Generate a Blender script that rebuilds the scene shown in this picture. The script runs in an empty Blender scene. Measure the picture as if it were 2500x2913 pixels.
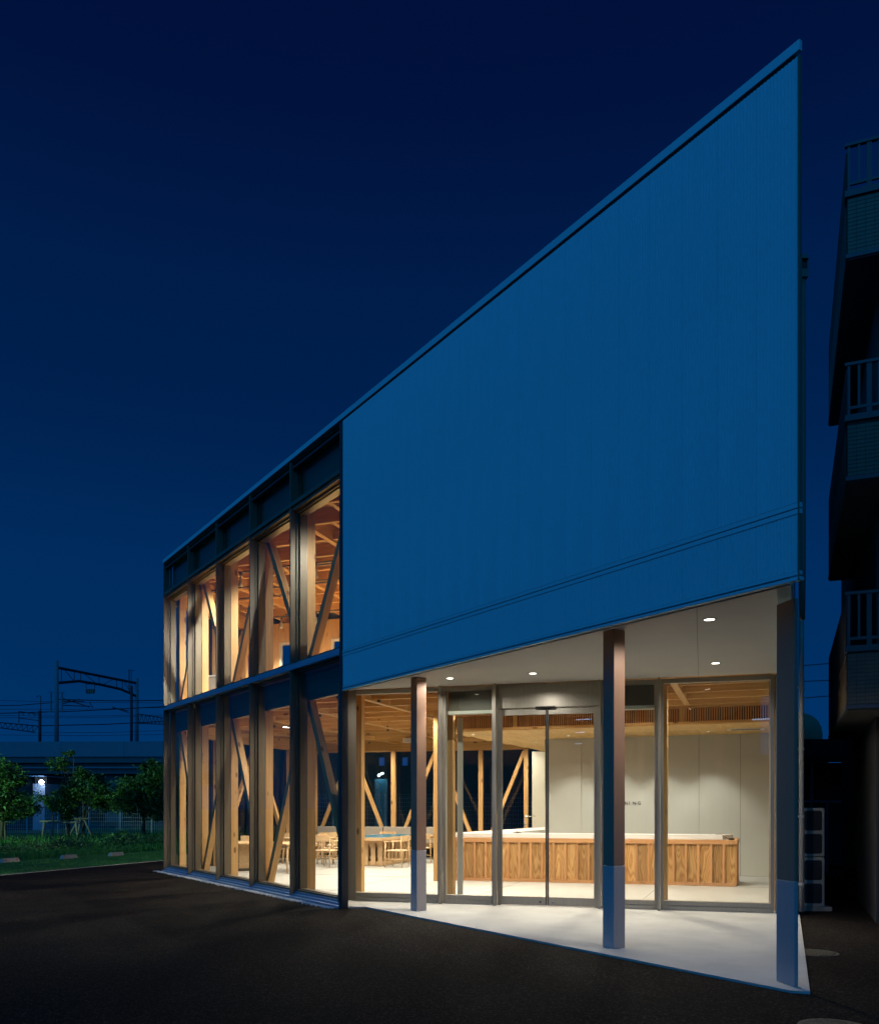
import bpy, bmesh, math, random
from mathutils import Matrix, Vector, Euler
random.seed(7)
S = bpy.context.scene
C = S.collection

# ------------------------------------------------------------------ camera
cam = bpy.data.cameras.new('camera')
cam.sensor_fit = 'HORIZONTAL'; cam.sensor_width = 36.0
cam.lens = 36.0 * 2450 / 2500
cam.shift_y = (2299 - 1456.5) / 2500
cam.clip_start = 0.1; cam.clip_end = 2000
camo = bpy.data.objects.new('camera', cam); C.objects.link(camo)
camo.location = (0, 0, 1.5); camo.rotation_euler = (math.radians(90), 0, 0)
S.camera = camo

# ------------------------------------------------------------------ dusk sky
w = bpy.data.worlds.new('World'); S.world = w; w.use_nodes = True
nt = w.node_tree; nt.nodes.clear()
def N(t, x=None, tree=None, **kw):
    n = (tree or nt).nodes.new(t)
    for k, v in kw.items(): setattr(n, k, v)
    return n
def L(a, b, tree=None): (tree or nt).links.new(a, b)
tc = N('ShaderNodeTexCoord'); sep = N('ShaderNodeSeparateXYZ'); L(tc.outputs['Generated'], sep.inputs[0])
ramp = N('ShaderNodeValToRGB'); L(sep.outputs['Z'], ramp.inputs[0])
cr = ramp.color_ramp; cr.interpolation = 'EASE'
cr.elements[0].position = 0.0; cr.elements[0].color = (0.0002, 0.034, 0.140, 1)
cr.elements[1].position = 1.0; cr.elements[1].color = (0.0003, 0.0032, 0.030, 1)
for p, c in ((0.22, (0.0002, 0.0255, 0.112, 1)), (0.45, (0.0002, 0.0135, 0.071, 1)), (0.68, (0.0003, 0.0055, 0.043, 1))):
    e = cr.elements.new(p); e.color = c
# afterglow of the sun that has set behind the photographer
dot = N('ShaderNodeVectorMath', operation='DOT_PRODUCT'); L(tc.outputs['Generated'], dot.inputs[0])
dot.inputs[1].default_value = Vector((-0.38, -0.88, 0.30)).normalized()
mr = N('ShaderNodeMapRange', interpolation_type='SMOOTHERSTEP'); L(dot.outputs['Value'], mr.inputs[0])
mr.inputs[1].default_value = -0.15; mr.inputs[2].default_value = 1.0
mr.inputs[3].default_value = 0.0; mr.inputs[4].default_value = 1.0
glow = N('ShaderNodeMix', data_type='RGBA', blend_type='ADD'); glow.clamp_result = False
L(mr.outputs[0], glow.inputs['Factor']); L(ramp.outputs[0], glow.inputs['A'])
glow.inputs['B'].default_value = (0.012, 0.235, 0.68, 1)
bg = N('ShaderNodeBackground'); L(glow.outputs['Result'], bg.inputs[0]); bg.inputs[1].default_value = 1.0
wo = N('ShaderNodeOutputWorld'); L(bg.outputs[0], wo.inputs[0])

S.view_settings.view_transform = 'Standard'; S.view_settings.look = 'None'
S.view_settings.exposure = 0.0; S.view_settings.gamma = 1.0; S.view_settings.use_curve_mapping = False
S.render.engine = 'CYCLES'
cy = S.cycles
cy.use_denoising = True
try: cy.denoiser = 'OPENIMAGEDENOISE'
except Exception: pass
try: cy.denoising_prefilter = 'ACCURATE'; cy.denoising_input_passes = 'RGB_ALBEDO_NORMAL'
except Exception: pass
cy.max_bounces = 7; cy.diffuse_bounces = 4; cy.glossy_bounces = 3; cy.transmission_bounces = 4
cy.transparent_max_bounces = 24; cy.sample_clamp_indirect = 3.0; cy.caustics_reflective = False; cy.caustics_refractive = False

# ------------------------------------------------------------------ frames of reference (metres)
AL = math.radians(56.07)
A0 = Vector((-6.576, 20.534, 0))
TF = Matrix.Translation(A0) @ Matrix.Rotation(-AL, 4, 'Z')                       # front: x along it, y inward
TG = Matrix.Translation((0, 13.55, 0)) @ Matrix.Rotation(math.radians(-15), 4, 'Z')  # entrance glazing
TI = Matrix.Rotation(math.radians(-20), 4, 'Z')                                  # timber grid indoors
TN = Matrix.Translation((5.0, 10.6, 0)) @ Matrix.Rotation(math.radians(-22), 4, 'Z')  # flats next door
I4 = Matrix.Identity(4)
def Tr(x, y, z): return Matrix.Translation((x, y, z))
def Rz(d): return Matrix.Rotation(math.radians(d), 4, 'Z')
def fa(u, v, z=0): return TF @ Vector((u, v, z))
def gl(s, n, z=0): return TG @ Vector((s, n, z))

# ------------------------------------------------------------------ materials
MATS = {}
def newmat(name):
    m = bpy.data.materials.new(name); m.use_nodes = True; MATS[name] = m
    t = m.node_tree
    return m, t, t.nodes['Principled BSDF']
def mat(name, col, rough=0.6, metal=0.0, var=0.0, scale=8.0, bump=0.0, bscale=40.0, emit=None, es=0.0, spec=0.5, stretch=(1, 1, 1), coat=0):
    m, t, b = newmat(name)
    b.inputs['Base Color'].default_value = (*col, 1); b.inputs['Roughness'].default_value = rough
    b.inputs['Metallic'].default_value = metal; b.inputs['Specular IOR Level'].default_value = spec
    if coat: b.inputs['Coat Weight'].default_value = coat
    if emit: b.inputs['Emission Color'].default_value = (*emit, 1); b.inputs['Emission Strength'].default_value = es
    if var or bump:
        tc = N('ShaderNodeTexCoord', tree=t); mp = N('ShaderNodeMapping', tree=t); L(tc.outputs['Object'], mp.inputs[0], t)
        mp.inputs['Scale'].default_value = stretch
    if var:
        nz = N('ShaderNodeTexNoise', tree=t); nz.inputs['Scale'].default_value = scale; nz.inputs['Detail'].default_value = 6
        nz.inputs['Roughness'].default_value = 0.62
        L(mp.outputs[0], nz.inputs['Vector'], t)
        r = N('ShaderNodeMapRange', tree=t); L(nz.outputs['Fac'], r.inputs[0], t)
        r.inputs[1].default_value = 0.25; r.inputs[2].default_value = 0.75
        r.inputs[3].default_value = 1 - var; r.inputs[4].default_value = 1 + var
        mx = N('ShaderNodeMix', tree=t, data_type='RGBA', blend_type='MULTIPLY'); mx.inputs['Factor'].default_value = 1
        mx.inputs['A'].default_value = (*col, 1); L(r.outputs[0], mx.inputs['B'], t); L(mx.outputs['Result'], b.inputs['Base Color'], t)
        rr = N('ShaderNodeMapRange', tree=t); L(nz.outputs['Fac'], rr.inputs[0], t)
        rr.inputs[3].default_value = max(0.02, rough - 0.12); rr.inputs[4].default_value = min(1, rough + 0.12)
        L(rr.outputs[0], b.inputs['Roughness'], t)
    if bump:
        nb = N('ShaderNodeTexNoise', tree=t); nb.inputs['Scale'].default_value = bscale; nb.inputs['Detail'].default_value = 5
        L(mp.outputs[0], nb.inputs['Vector'], t)
        bp = N('ShaderNodeBump', tree=t); bp.inputs['Strength'].default_value = bump; bp.inputs['Distance'].default_value = 0.02
        L(nb.outputs['Fac'], bp.inputs['Height'], t); L(bp.outputs[0], b.inputs['Normal'], t)
    return m
def wood(name, light, dark, rough=0.55, knots=0.5, grain=14.0, tint=0.16, wave=0.0):
    """grain runs along the local X axis of each piece"""
    m, t, b = newmat(name)
    b.inputs['Roughness'].default_value = rough; b.inputs['Specular IOR Level'].default_value = 0.3
    tc = N('ShaderNodeTexCoord', tree=t); oi = N('ShaderNodeObjectInfo', tree=t)
    mul = N('ShaderNodeVectorMath', tree=t, operation='SCALE'); mul.inputs[0].default_value = (13.7, 7.3, 5.1); L(oi.outputs['Random'], mul.inputs['Scale'], t)
    add = N('ShaderNodeVectorMath', tree=t, operation='ADD'); L(tc.outputs['Object'], add.inputs[0], t); L(mul.outputs[0], add.inputs[1], t)
    mp = N('ShaderNodeMapping', tree=t); mp.inputs['Scale'].default_value = (0.55, grain, grain); L(add.outputs[0], mp.inputs[0], t)
    nz = N('ShaderNodeTexNoise', tree=t); nz.inputs['Scale'].default_value = 1.6; nz.inputs['Detail'].default_value = 7; nz.inputs['Distortion'].default_value = 0.5
    L(mp.outputs[0], nz.inputs['Vector'], t)
    fac = nz.outputs['Fac']
    if wave:
        mp3 = N('ShaderNodeMapping', tree=t); mp3.inputs['Scale'].default_value = (0.55, 3.2, 3.2); L(add.outputs[0], mp3.inputs[0], t)
        wn = N('ShaderNodeTexNoise', tree=t); wn.inputs['Scale'].default_value = 1.3; wn.inputs['Detail'].default_value = 1.5; L(mp3.outputs[0], wn.inputs['Vector'], t)
        ms = N('ShaderNodeMath', tree=t, operation='MULTIPLY'); ms.inputs[1].default_value = 34; L(wn.outputs['Fac'], ms.inputs[0], t)
        pp = N('ShaderNodeMath', tree=t, operation='PINGPONG'); pp.inputs[1].default_value = 1.0; L(ms.outputs[0], pp.inputs[0], t)
        mm = N('ShaderNodeMix', tree=t, data_type='FLOAT'); mm.inputs['Factor'].default_value = wave
        L(nz.outputs['Fac'], mm.inputs['A'], t); L(pp.outputs[0], mm.inputs['B'], t); fac = mm.outputs['Result']
    rp = N('ShaderNodeValToRGB', tree=t); L(fac, rp.inputs[0], t)
    rp.color_ramp.elements[0].position = 0.30; rp.color_ramp.elements[0].color = (*dark, 1)
    rp.color_ramp.elements[1].position = 0.66; rp.color_ramp.elements[1].color = (*light, 1)
    last = rp.outputs[0]
    # each piece its own tone
    tn = N('ShaderNodeMapRange', tree=t); L(oi.outputs['Random'], tn.inputs[0], t); tn.inputs[3].default_value = 1 - tint; tn.inputs[4].default_value = 1 + tint
    mx = N('ShaderNodeMix', tree=t, data_type='RGBA', blend_type='MULTIPLY'); mx.inputs['Factor'].default_value = 1
    L(last, mx.inputs['A'], t); L(tn.outputs[0], mx.inputs['B'], t); last = mx.outputs['Result']
    if knots:
        mp2 = N('ShaderNodeMapping', tree=t); mp2.inputs['Scale'].default_value = (3.2, 7.5, 7.5); L(add.outputs[0], mp2.inputs[0], t)
        vo = N('ShaderNodeTexVoronoi', tree=t); vo.inputs['Scale'].default_value = 1.0; L(mp2.outputs[0], vo.inputs['Vector'], t)
        d = N('ShaderNodeMapRange', tree=t); L(vo.outputs['Distance'], d.inputs[0], t)
        d.inputs[1].default_value = 0.27; d.inputs[2].default_value = 0.15; d.inputs[3].default_value = 0; d.inputs[4].default_value = 1
        sc = N('ShaderNodeSeparateColor', tree=t); L(vo.outputs['Color'], sc.inputs[0], t)
        gt = N('ShaderNodeMath', tree=t, operation='GREATER_THAN'); L(sc.outputs[0], gt.inputs[0], t); gt.inputs[1].default_value = 0.72
        mu = N('ShaderNodeMath', tree=t, operation='MULTIPLY'); L(d.outputs[0], mu.inputs[0], t); L(gt.outputs[0], mu.inputs[1], t)
        m3 = N('ShaderNodeMath', tree=t, operation='MULTIPLY'); L(mu.outputs[0], m3.inputs[0], t); m3.inputs[1].default_value = knots
        kx = N('ShaderNodeMix', tree=t, data_type='RGBA'); L(m3.outputs[0], kx.inputs['Factor'], t); L(last, kx.inputs['A'], t)
        kx.inputs['B'].default_value = (dark[0] * .28, dark[1] * .22, dark[2] * .18, 1); last = kx.outputs['Result']
    L(last, b.inputs['Base Color'], t)
    bp = N('ShaderNodeBump', tree=t); bp.inputs['Strength'].default_value = 0.12; bp.inputs['Distance'].default_value = 0.004
    L(fac, bp.inputs['Height'], t); L(bp.outputs[0], b.inputs['Normal'], t)
    return m
def glass(name, tint=(0.93, 0.96, 0.95), refl=1.0):
    m = bpy.data.materials.new(name); m.use_nodes = True; t = m.node_tree; t.nodes.clear(); MATS[name] = m
    ge = N('ShaderNodeNewGeometry', tree=t)
    d = N('ShaderNodeVectorMath', tree=t, operation='DOT_PRODUCT'); L(ge.outputs['Normal'], d.inputs[0], t); L(ge.outputs['Incoming'], d.inputs[1], t)
    ab = N('ShaderNodeMath', tree=t, operation='ABSOLUTE'); L(d.outputs['Value'], ab.inputs[0], t)
    om = N('ShaderNodeMath', tree=t, operation='SUBTRACT'); om.inputs[0].default_value = 1; L(ab.outputs[0], om.inputs[1], t)
    pw = N('ShaderNodeMath', tree=t, operation='POWER'); L(om.outputs[0], pw.inputs[0], t); pw.inputs[1].default_value = 5
    ma = N('ShaderNodeMath', tree=t, operation='MULTIPLY_ADD'); L(pw.outputs[0], ma.inputs[0], t); ma.inputs[1].default_value = 0.6; ma.inputs[2].default_value = 0.032 * refl
    tr = N('ShaderNodeBsdfTransparent', tree=t); tr.inputs[0].default_value = (*tint, 1)
    gs = N('ShaderNodeBsdfGlossy', tree=t); gs.inputs['Roughness'].default_value = 0.0
    mx = N('ShaderNodeMixShader', tree=t); L(ma.outputs[0], mx.inputs[0], t); L(tr.outputs[0], mx.inputs[1], t); L(gs.outputs[0], mx.inputs[2], t)
    o = N('ShaderNodeOutputMaterial', tree=t); L(mx.outputs[0], o.inputs[0], t)
    return m

M_TIMBER = wood('glulam timber', (0.56, 0.335, 0.135), (0.43, 0.228, 0.078), knots=0.85)
M_JOIST = wood('joist timber', (0.60, 0.37, 0.155), (0.47, 0.255, 0.092), knots=0.8)
M_DECK = wood('deck plywood', (0.50, 0.30, 0.135), (0.39, 0.215, 0.085), knots=0.35, grain=6)
M_FIR = wood('fir plywood', (0.50, 0.29, 0.115), (0.33, 0.165, 0.055), knots=0.15, grain=11, tint=0.30, wave=0.5)
M_BATTEN = wood('fir batten', (0.52, 0.275, 0.122), (0.43, 0.205, 0.085), knots=0.4, grain=18, tint=0.15)
M_PLYC = wood('ceiling plywood', (0.70, 0.47, 0.20), (0.55, 0.34, 0.125), knots=0.05, grain=4, tint=0.10, wave=0.3)
M_OAK = wood('oak furniture', (0.62, 0.43, 0.24), (0.50, 0.32, 0.16), knots=0.1, grain=20, tint=0.08)
M_DARKPLY = wood('spandrel plywood', (0.10, 0.08, 0.05), (0.065, 0.052, 0.034), knots=0.2, grain=5)
M_SPAN = mat('spandrel board', (0.085, 0.070, 0.040), 0.5, var=0.2, scale=3)
M_BRONZE = mat('satin bronze metal', (0.145, 0.113, 0.072), 0.45, 0.25, var=0.08, scale=30, stretch=(1, 1, .1))
M_STEEL = mat('brushed steel', (0.34, 0.315, 0.265), 0.36, 0.55, var=0.10, scale=30, stretch=(1, 1, .06))
M_SILL = mat('sill aluminium', (0.22, 0.34, 0.44), 0.36, 0.3, var=0.1, scale=12)
M_DARK = mat('dark aluminium', (0.05, 0.05, 0.05), 0.4, 0.5)
M_BLACK = mat('black recess', (0.008, 0.008, 0.008), 0.9)
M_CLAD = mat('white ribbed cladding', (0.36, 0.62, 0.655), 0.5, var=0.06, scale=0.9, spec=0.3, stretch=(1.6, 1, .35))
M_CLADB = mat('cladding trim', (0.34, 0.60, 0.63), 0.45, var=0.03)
M_SOFFIT = mat('white soffit', (0.88, 0.855, 0.78), 0.8, var=0.02, scale=3)
M_CONC = mat('pale concrete floor', (0.44, 0.43, 0.405), 0.42, var=0.10, scale=1.4, bump=0.04, bscale=30)
M_PAVE = mat('pale concrete apron', (0.40, 0.385, 0.35), 0.75, var=0.14, scale=2.2, bump=0.15, bscale=120)
M_PANEL = mat('grey beige wall panel', (0.46, 0.455, 0.41), 0.75, var=0.03, scale=2.5, stretch=(4, 4, .4))
M_PLASTER = mat('off white plaster', (0.60, 0.57, 0.48), 0.8, var=0.02)
M_COLUP = mat('taupe column paint', (0.31, 0.175, 0.110), 0.45, 0.0, var=0.05, scale=40, stretch=(1, 1, .05))
M_COLLO = mat('silver column sleeve', (0.46, 0.40, 0.37), 0.45, 0.1, var=0.05, scale=60, stretch=(1, 1, .05))
M_GLASS = glass('clear glass')
M_GLASSB = glass('dim glass', (0.80, 0.86, 0.88))
M_WHITE = mat('white solid top', (0.74, 0.74, 0.72), 0.35)
M_STEELP = mat('polished steel', (0.6, 0.6, 0.6), 0.2, 1.0)
M_CREAM = mat('woven cream seat', (0.60, 0.50, 0.36), 0.8, var=0.1, scale=60)
M_BENCH = mat('grey bench cushion', (0.30, 0.27, 0.23), 0.9, var=0.1, scale=30)
M_SKYTINT = mat('table top tinted with sky reflection', (0.008, 0.13, 0.21), 0.25)  # blue of the reflected sky is put into the base colour
M_ASPH, _t, _b = newmat('asphalt')
_b.inputs['Roughness'].default_value = 0.9; _b.inputs['Specular IOR Level'].default_value = 0.06
_tc = N('ShaderNodeTexCoord', tree=_t)
_v = N('ShaderNodeTexVoronoi', tree=_t); _v.inputs['Scale'].default_value = 75; L(_tc.outputs['Object'], _v.inputs['Vector'], _t)
_r = N('ShaderNodeValToRGB', tree=_t); _sp = N('ShaderNodeSeparateColor', tree=_t); L(_v.outputs['Color'], _sp.inputs[0], _t); L(_sp.outputs[0], _r.inputs[0], _t)
_r.color_ramp.elements[0].position = .1; _r.color_ramp.elements[0].color = (0.005, 0.0037, 0.0027, 1)
_r.color_ramp.elements[1].position = 1.0; _r.color_ramp.elements[1].color = (0.048, 0.036, 0.027, 1)
_e = _r.color_ramp.elements.new(.72); _e.color = (0.0105, 0.0076, 0.0055, 1)
_n = N('ShaderNodeTexNoise', tree=_t); _n.inputs['Scale'].default_value = 0.7; _n.inputs['Detail'].default_value = 5; L(_tc.outputs['Object'], _n.inputs['Vector'], _t)
_m = N('ShaderNodeMapRange', tree=_t); L(_n.outputs['Fac'], _m.inputs[0], _t); _m.inputs[1].default_value = .3; _m.inputs[2].default_value = .7; _m.inputs[3].default_value = .75; _m.inputs[4].default_value = 1.25
_x = N('ShaderNodeMix', tree=_t, data_type='RGBA', blend_type='MULTIPLY'); _x.inputs['Factor'].default_value = 1; L(_r.outputs[0], _x.inputs['A'], _t); L(_m.outputs[0], _x.inputs['B'], _t)
L(_x.outputs['Result'], _b.inputs['Base Color'], _t)
_bp = N('ShaderNodeBump', tree=_t); _bp.inputs['Strength'].default_value = .7; _bp.inputs['Distance'].default_value = .008; L(_v.outputs['Distance'], _bp.inputs['Height'], _t); L(_bp.outputs[0], _b.inputs['Normal'], _t)
M_SOIL = mat('dark soil', (0.030, 0.032, 0.018), 0.95, var=0.4, scale=1.5, bump=0.4, bscale=8)
M_LAWN = mat('lawn turf', (0.007, 0.085, 0.008), 0.95, var=0.35, scale=3, bump=0.5, bscale=60)
M_BLADE = mat('grass blade', (0.014, 0.120, 0.010), 0.7, var=0.3, scale=2)
M_STONE = mat('white pebble', (0.55, 0.54, 0.50), 0.8, var=0.2, scale=9)
M_KERB = mat('kerb concrete', (0.28, 0.26, 0.22), 0.85, var=0.15, scale=6)
M_VIAD = mat('viaduct concrete', (0.17, 0.19, 0.21), 0.9, var=0.08, scale=0.5)
M_VIADD = mat('viaduct girder', (0.10, 0.11, 0.11), 0.9, var=0.1, scale=0.5)
M_POLE = mat('spun concrete pole', (0.16, 0.17, 0.18), 0.8, var=0.1, scale=3)
M_POLED = mat('dark steel pole', (0.02, 0.022, 0.025), 0.7)
M_WIRE = mat('black wire', (0.012, 0.012, 0.014), 0.7)
M_BARK = mat('bark', (0.055, 0.040, 0.026), 0.95, var=0.3, scale=14, bump=0.5, bscale=30, stretch=(1, 1, .25))
M_STAKE = mat('weathered stake', (0.14, 0.12, 0.10), 0.9, var=0.2, scale=10)
M_LEAF = []
for nm, c in (('bright leaf', (0.060, 0.150, 0.030)), ('mid leaf', (0.042, 0.110, 0.024)), ('dark leaf', (0.024, 0.065, 0.018))):
    m_ = mat(nm, c, 0.55, var=0.3, scale=1.2); M_LEAF.append(m_)
M_MESHW = mat('galvanised fence wire', (0.34, 0.36, 0.38), 0.5, 0.4)
M_SHED = mat('pale shed wall', (0.30, 0.33, 0.38), 0.8, var=0.06, scale=2)
M_TILE = mat('tan wall tile', (0.12, 0.085, 0.045), 0.5, var=0.25, scale=5)
M_GROUT = mat('dark grout', (0.035, 0.03, 0.024), 0.9)
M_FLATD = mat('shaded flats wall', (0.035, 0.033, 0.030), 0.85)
M_RAILING = mat('painted rail', (0.055, 0.06, 0.06), 0.5)
M_ACCASE = mat('outdoor unit case', (0.36, 0.34, 0.29), 0.6, var=0.04)
M_ACDARK = mat('outdoor unit grille', (0.02, 0.02, 0.022), 0.6)
M_PIPE = mat('beige downpipe', (0.42, 0.39, 0.33), 0.5, var=0.05)
M_DUCT = mat('olive duct', (0.12, 0.12, 0.085), 0.6, var=0.1)
M_TANK = mat('tan water tank', (0.26, 0.215, 0.12), 0.6, var=0.06)
M_IRON = mat('cast iron cover', (0.10, 0.085, 0.055), 0.5, 0.5, var=0.3, scale=30, bump=0.6, bscale=70)
M_LETTER = mat('dark letter', (0.03, 0.028, 0.024), 0.5)
M_BULB = mat('lit lamp lens', (1, 1, 1), 0.4, emit=(1.0, 0.93, 0.80), es=14)
M_BULBS = mat('lit small lens', (1, 1, 1), 0.4, emit=(1.0, 0.92, 0.78), es=9)
M_COOL = mat('cold street lamp', (1, 1, 1), 0.4, emit=(0.62, 0.80, 1.0), es=45)
M_TUBE = mat('fluorescent tube', (1, 1, 1), 0.4, emit=(0.35, 0.6, 1.0), es=8)
M_LAMPW = mat('lamp trim', (0.6, 0.58, 0.52), 0.5)
M_SPOTB = mat('grey spotlight body', (0.09, 0.085, 0.08), 0.4, 0.4)

# ------------------------------------------------------------------ mesh helpers
WM = {}; CACHE = {}
def mesh(name, verts, faces, m, smooth=False):
    me = bpy.data.meshes.new(name); me.from_pydata([tuple(v) for v in verts], [], faces); me.update()
    if m is not None:
        for k in (m if isinstance(m, (list, tuple)) else [m]): me.materials.append(k)
    if smooth: me.polygons.foreach_set('use_smooth', [True] * len(me.polygons))
    return me
def put(name, me, M, parent=None, **props):
    o = bpy.data.objects.new(name, me); C.objects.link(o)
    WM[o.name] = M.copy()
    if parent is not None:
        o.parent = parent; o.matrix_parent_inverse = WM[parent.name].inverted()
    o.matrix_basis = M
    for k, v in props.items(): o[k] = v
    return o
def tag(o, label, cat, group=None):
    o['label'] = label; o['category'] = cat
    if group: o['group'] = group
    return o
def thing(name, label, cat, M=None, group=None):
    o = put(name, None, M if M is not None else I4); o.empty_display_size = 0.2
    return tag(o, label, cat, group)
BF = [(0, 3, 2, 1), (4, 5, 6, 7), (0, 1, 5, 4), (1, 2, 6, 5), (2, 3, 7, 6), (3, 0, 4, 7)]
def bv(sx, sy, sz, c=(0, 0, 0)):
    x, y, z = sx / 2, sy / 2, sz / 2
    return [(c[0] + a, c[1] + b, c[2] + d) for d in (-z, z) for a, b in ((-x, -y), (x, -y), (x, y), (-x, y))]
def boxmesh(size, m, bev=0):
    k = ('box', tuple(round(v, 4) for v in size), m.name, bev)
    if k not in CACHE:
        me = mesh('box', bv(*size), BF, m)
        if bev:
            b = bmesh.new(); b.from_mesh(me); bmesh.ops.bevel(b, geom=b.edges[:], offset=bev, segments=1, affect='EDGES'); b.to_mesh(me); b.free()
        CACHE[k] = me
    return CACHE[k]
def box(name, x0, x1, y0, y1, z0, z1, m, parent=None, T=I4, bev=0, **p):
    s = (x1 - x0, y1 - y0, z1 - z0)
    return put(name, boxmesh(s, m, bev), T @ Tr((x0 + x1) / 2, (y0 + y1) / 2, (z0 + z1) / 2), parent, **p)
def axes(p0, p1, up=Vector((0, 0, 1)), roll=None):
    x = (p1 - p0).normalized()
    if abs(x.dot(up)) > 0.999: up = roll if roll is not None else Vector((0, 1, 0))
    y = up.cross(x).normalized(); z = x.cross(y)
    R = Matrix((x, y, z)).transposed().to_4x4()
    return Matrix.Translation((p0 + p1) / 2) @ R
def beam(name, p0, p1, wd, ht, m, parent=None, T=I4, roll=None, bev=0, **p):
    """p0->p1 is the piece's long axis (local X); ht is its local Z size"""
    p0, p1 = Vector(p0), Vector(p1)
    return put(name, boxmesh(((p1 - p0).length, wd, ht), m, bev), T @ axes(p0, p1, roll=roll), parent, **p)
def prism(name, pts, z0, z1, m, parent=None, **p):
    n = len(pts); c = Vector((sum(q[0] for q in pts) / n, sum(q[1] for q in pts) / n, 0))
    a = sum(pts[i][0] * pts[(i + 1) % n][1] - pts[(i + 1) % n][0] * pts[i][1] for i in range(n))
    if a < 0: pts = pts[::-1]
    v = [(q[0] - c.x, q[1] - c.y, z) for z in (z0, z1) for q in pts]
    f = [tuple(range(n))[::-1], tuple(range(n, 2 * n))] + [(i, (i + 1) % n, n + (i + 1) % n, n + i) for i in range(n)]
    return put(name, mesh(name, v, f, m), Matrix.Translation(c), parent, **p)
class MB:
    def __init__(s): s.v = []; s.f = []; s.mi = []
    def add(s, v, f, k=0):
        o = len(s.v); s.v += [tuple(q) for q in v]; s.f += [tuple(i + o for i in q) for q in f]; s.mi += [k] * len(f); return s
    def box(s, x0, x1, y0, y1, z0, z1, T=None, k=0):
        v = [Vector(q) for q in bv(x1 - x0, y1 - y0, z1 - z0, ((x0 + x1) / 2, (y0 + y1) / 2, (z0 + z1) / 2))]
        return s.add([T @ q for q in v] if T else v, BF, k)
    def bar(s, p0, p1, wd, ht, k=0):
        p0, p1 = Vector(p0), Vector(p1); A = axes(p0, p1)
        return s.add([A @ Vector(q) for q in bv((p1 - p0).length, wd, ht)], BF, k)
    def tube(s, pts, rad, n=6, cap=True, k=0):
        pts = [Vector(q) for q in pts]; rad = rad if isinstance(rad, (list, tuple)) else [rad] * len(pts)
        rings = []
        for i, q in enumerate(pts):
            d = (pts[min(i + 1, len(pts) - 1)] - pts[max(i - 1, 0)]).normalized()
            a = d.cross(Vector((0, 0, 1)) if abs(d.z) < 0.95 else Vector((0, 1, 0))).normalized(); b = d.cross(a)
            rings.append([q + (a * math.cos(t) + b * math.sin(t)) * rad[i] for t in (2 * math.pi * j / n for j in range(n))])
        v = [q for r in rings for q in r]; f = []
        for i in range(len(pts) - 1):
            for j in range(n): f.append((i * n + j, i * n + (j + 1) % n, (i + 1) * n + (j + 1) % n, (i + 1) * n + j))
        if cap: f += [tuple(range(n))[::-1], tuple(range(len(v) - n, len(v)))]
        return s.add(v, f, k)
    def lathe(s, prof, n=20, c=(0, 0, 0), k=0):
        v = []; f = []
        for r, z in prof: v += [(c[0] + r * math.cos(2 * math.pi * j / n), c[1] + r * math.sin(2 * math.pi * j / n), c[2] + z) for j in range(n)]
        for i in range(len(prof) - 1):
            for j in range(n): f.append((i * n + j, i * n + (j + 1) % n, (i + 1) * n + (j + 1) % n, (i + 1) * n + j))
        f += [tuple(range(n))[::-1], tuple(range(len(v) - n, len(v)))]
        return s.add(v, f, k)
    def build(s, name, m, M=None, parent=None, smooth=False, **p):
        me = mesh(name, s.v, s.f, m, smooth)
        if isinstance(m, (list, tuple)): me.polygons.foreach_set('material_index', s.mi)
        return put(name, me, M if M is not None else I4, parent, **p)
def clip(poly, axis, val):
    """where the line  coord[axis] = val  lies inside the polygon: pairs of the other coordinate"""
    out = []; n = len(poly)
    for i in range(n):
        a, b = poly[i], poly[(i + 1) % n]
        if (a[axis] - val) * (b[axis] - val) < 0:
            t = (val - a[axis]) / (b[axis] - a[axis]); out.append(a[1 - axis] + t * (b[1 - axis] - a[1 - axis]))
    out.sort(); return [(out[i], out[i + 1]) for i in range(0, len(out) - 1, 2)]
def lamp(kind, loc, power, col, size=0.05, spot=None, blend=0.5, aim=None):
    d = bpy.data.lights.new('lamp_light', kind); d.energy = power; d.color = col
    if kind in ('SPOT', 'POINT'): d.shadow_soft_size = size
    if kind == 'SPOT': d.spot_size = math.radians(spot); d.spot_blend = blend
    o = bpy.data.objects.new('lamp_light', d); C.objects.link(o); o.location = loc
    if aim is not None: o.rotation_euler = (Vector(aim) - Vector(loc)).to_track_quat('-Z', 'Y').to_euler()
    return o
WARM = (1.0, 0.87, 0.70); NEUT = (1.0, 0.945, 0.85)
# ================================================================== GROUND
def structure(o, kind='structure'): o['kind'] = kind; return o
def sheet(name, pts, z, m, sub=None):
    n = len(pts)
    a = sum(pts[i][0] * pts[(i + 1) % n][1] - pts[(i + 1) % n][0] * pts[i][1] for i in range(n))
    if a < 0: pts = pts[::-1]
    return structure(put(name, mesh(name, [(p[0], p[1], 0) for p in pts], [tuple(range(n))], m), Tr(0, 0, z)))
sheet('ground', [(-900, -600), (900, -600), (900, 1400), (-900, 1400)], -0.075, M_SOIL)
EDGE = Vector((-9.9, 19.4)); ED = Vector((0.3365, 0.9417)); EN = Vector((-0.9417, 0.3365))    # edge between car park and lawn
def ed(t, n=0.0): p = EDGE + ED * t + EN * n; return (p.x, p.y)
sheet('asphalt_car_park', [ed(-45), ed(16), (2, 40), (60, 34), (60, -45), (-45, -45)], -0.022, M_ASPH)

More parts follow.
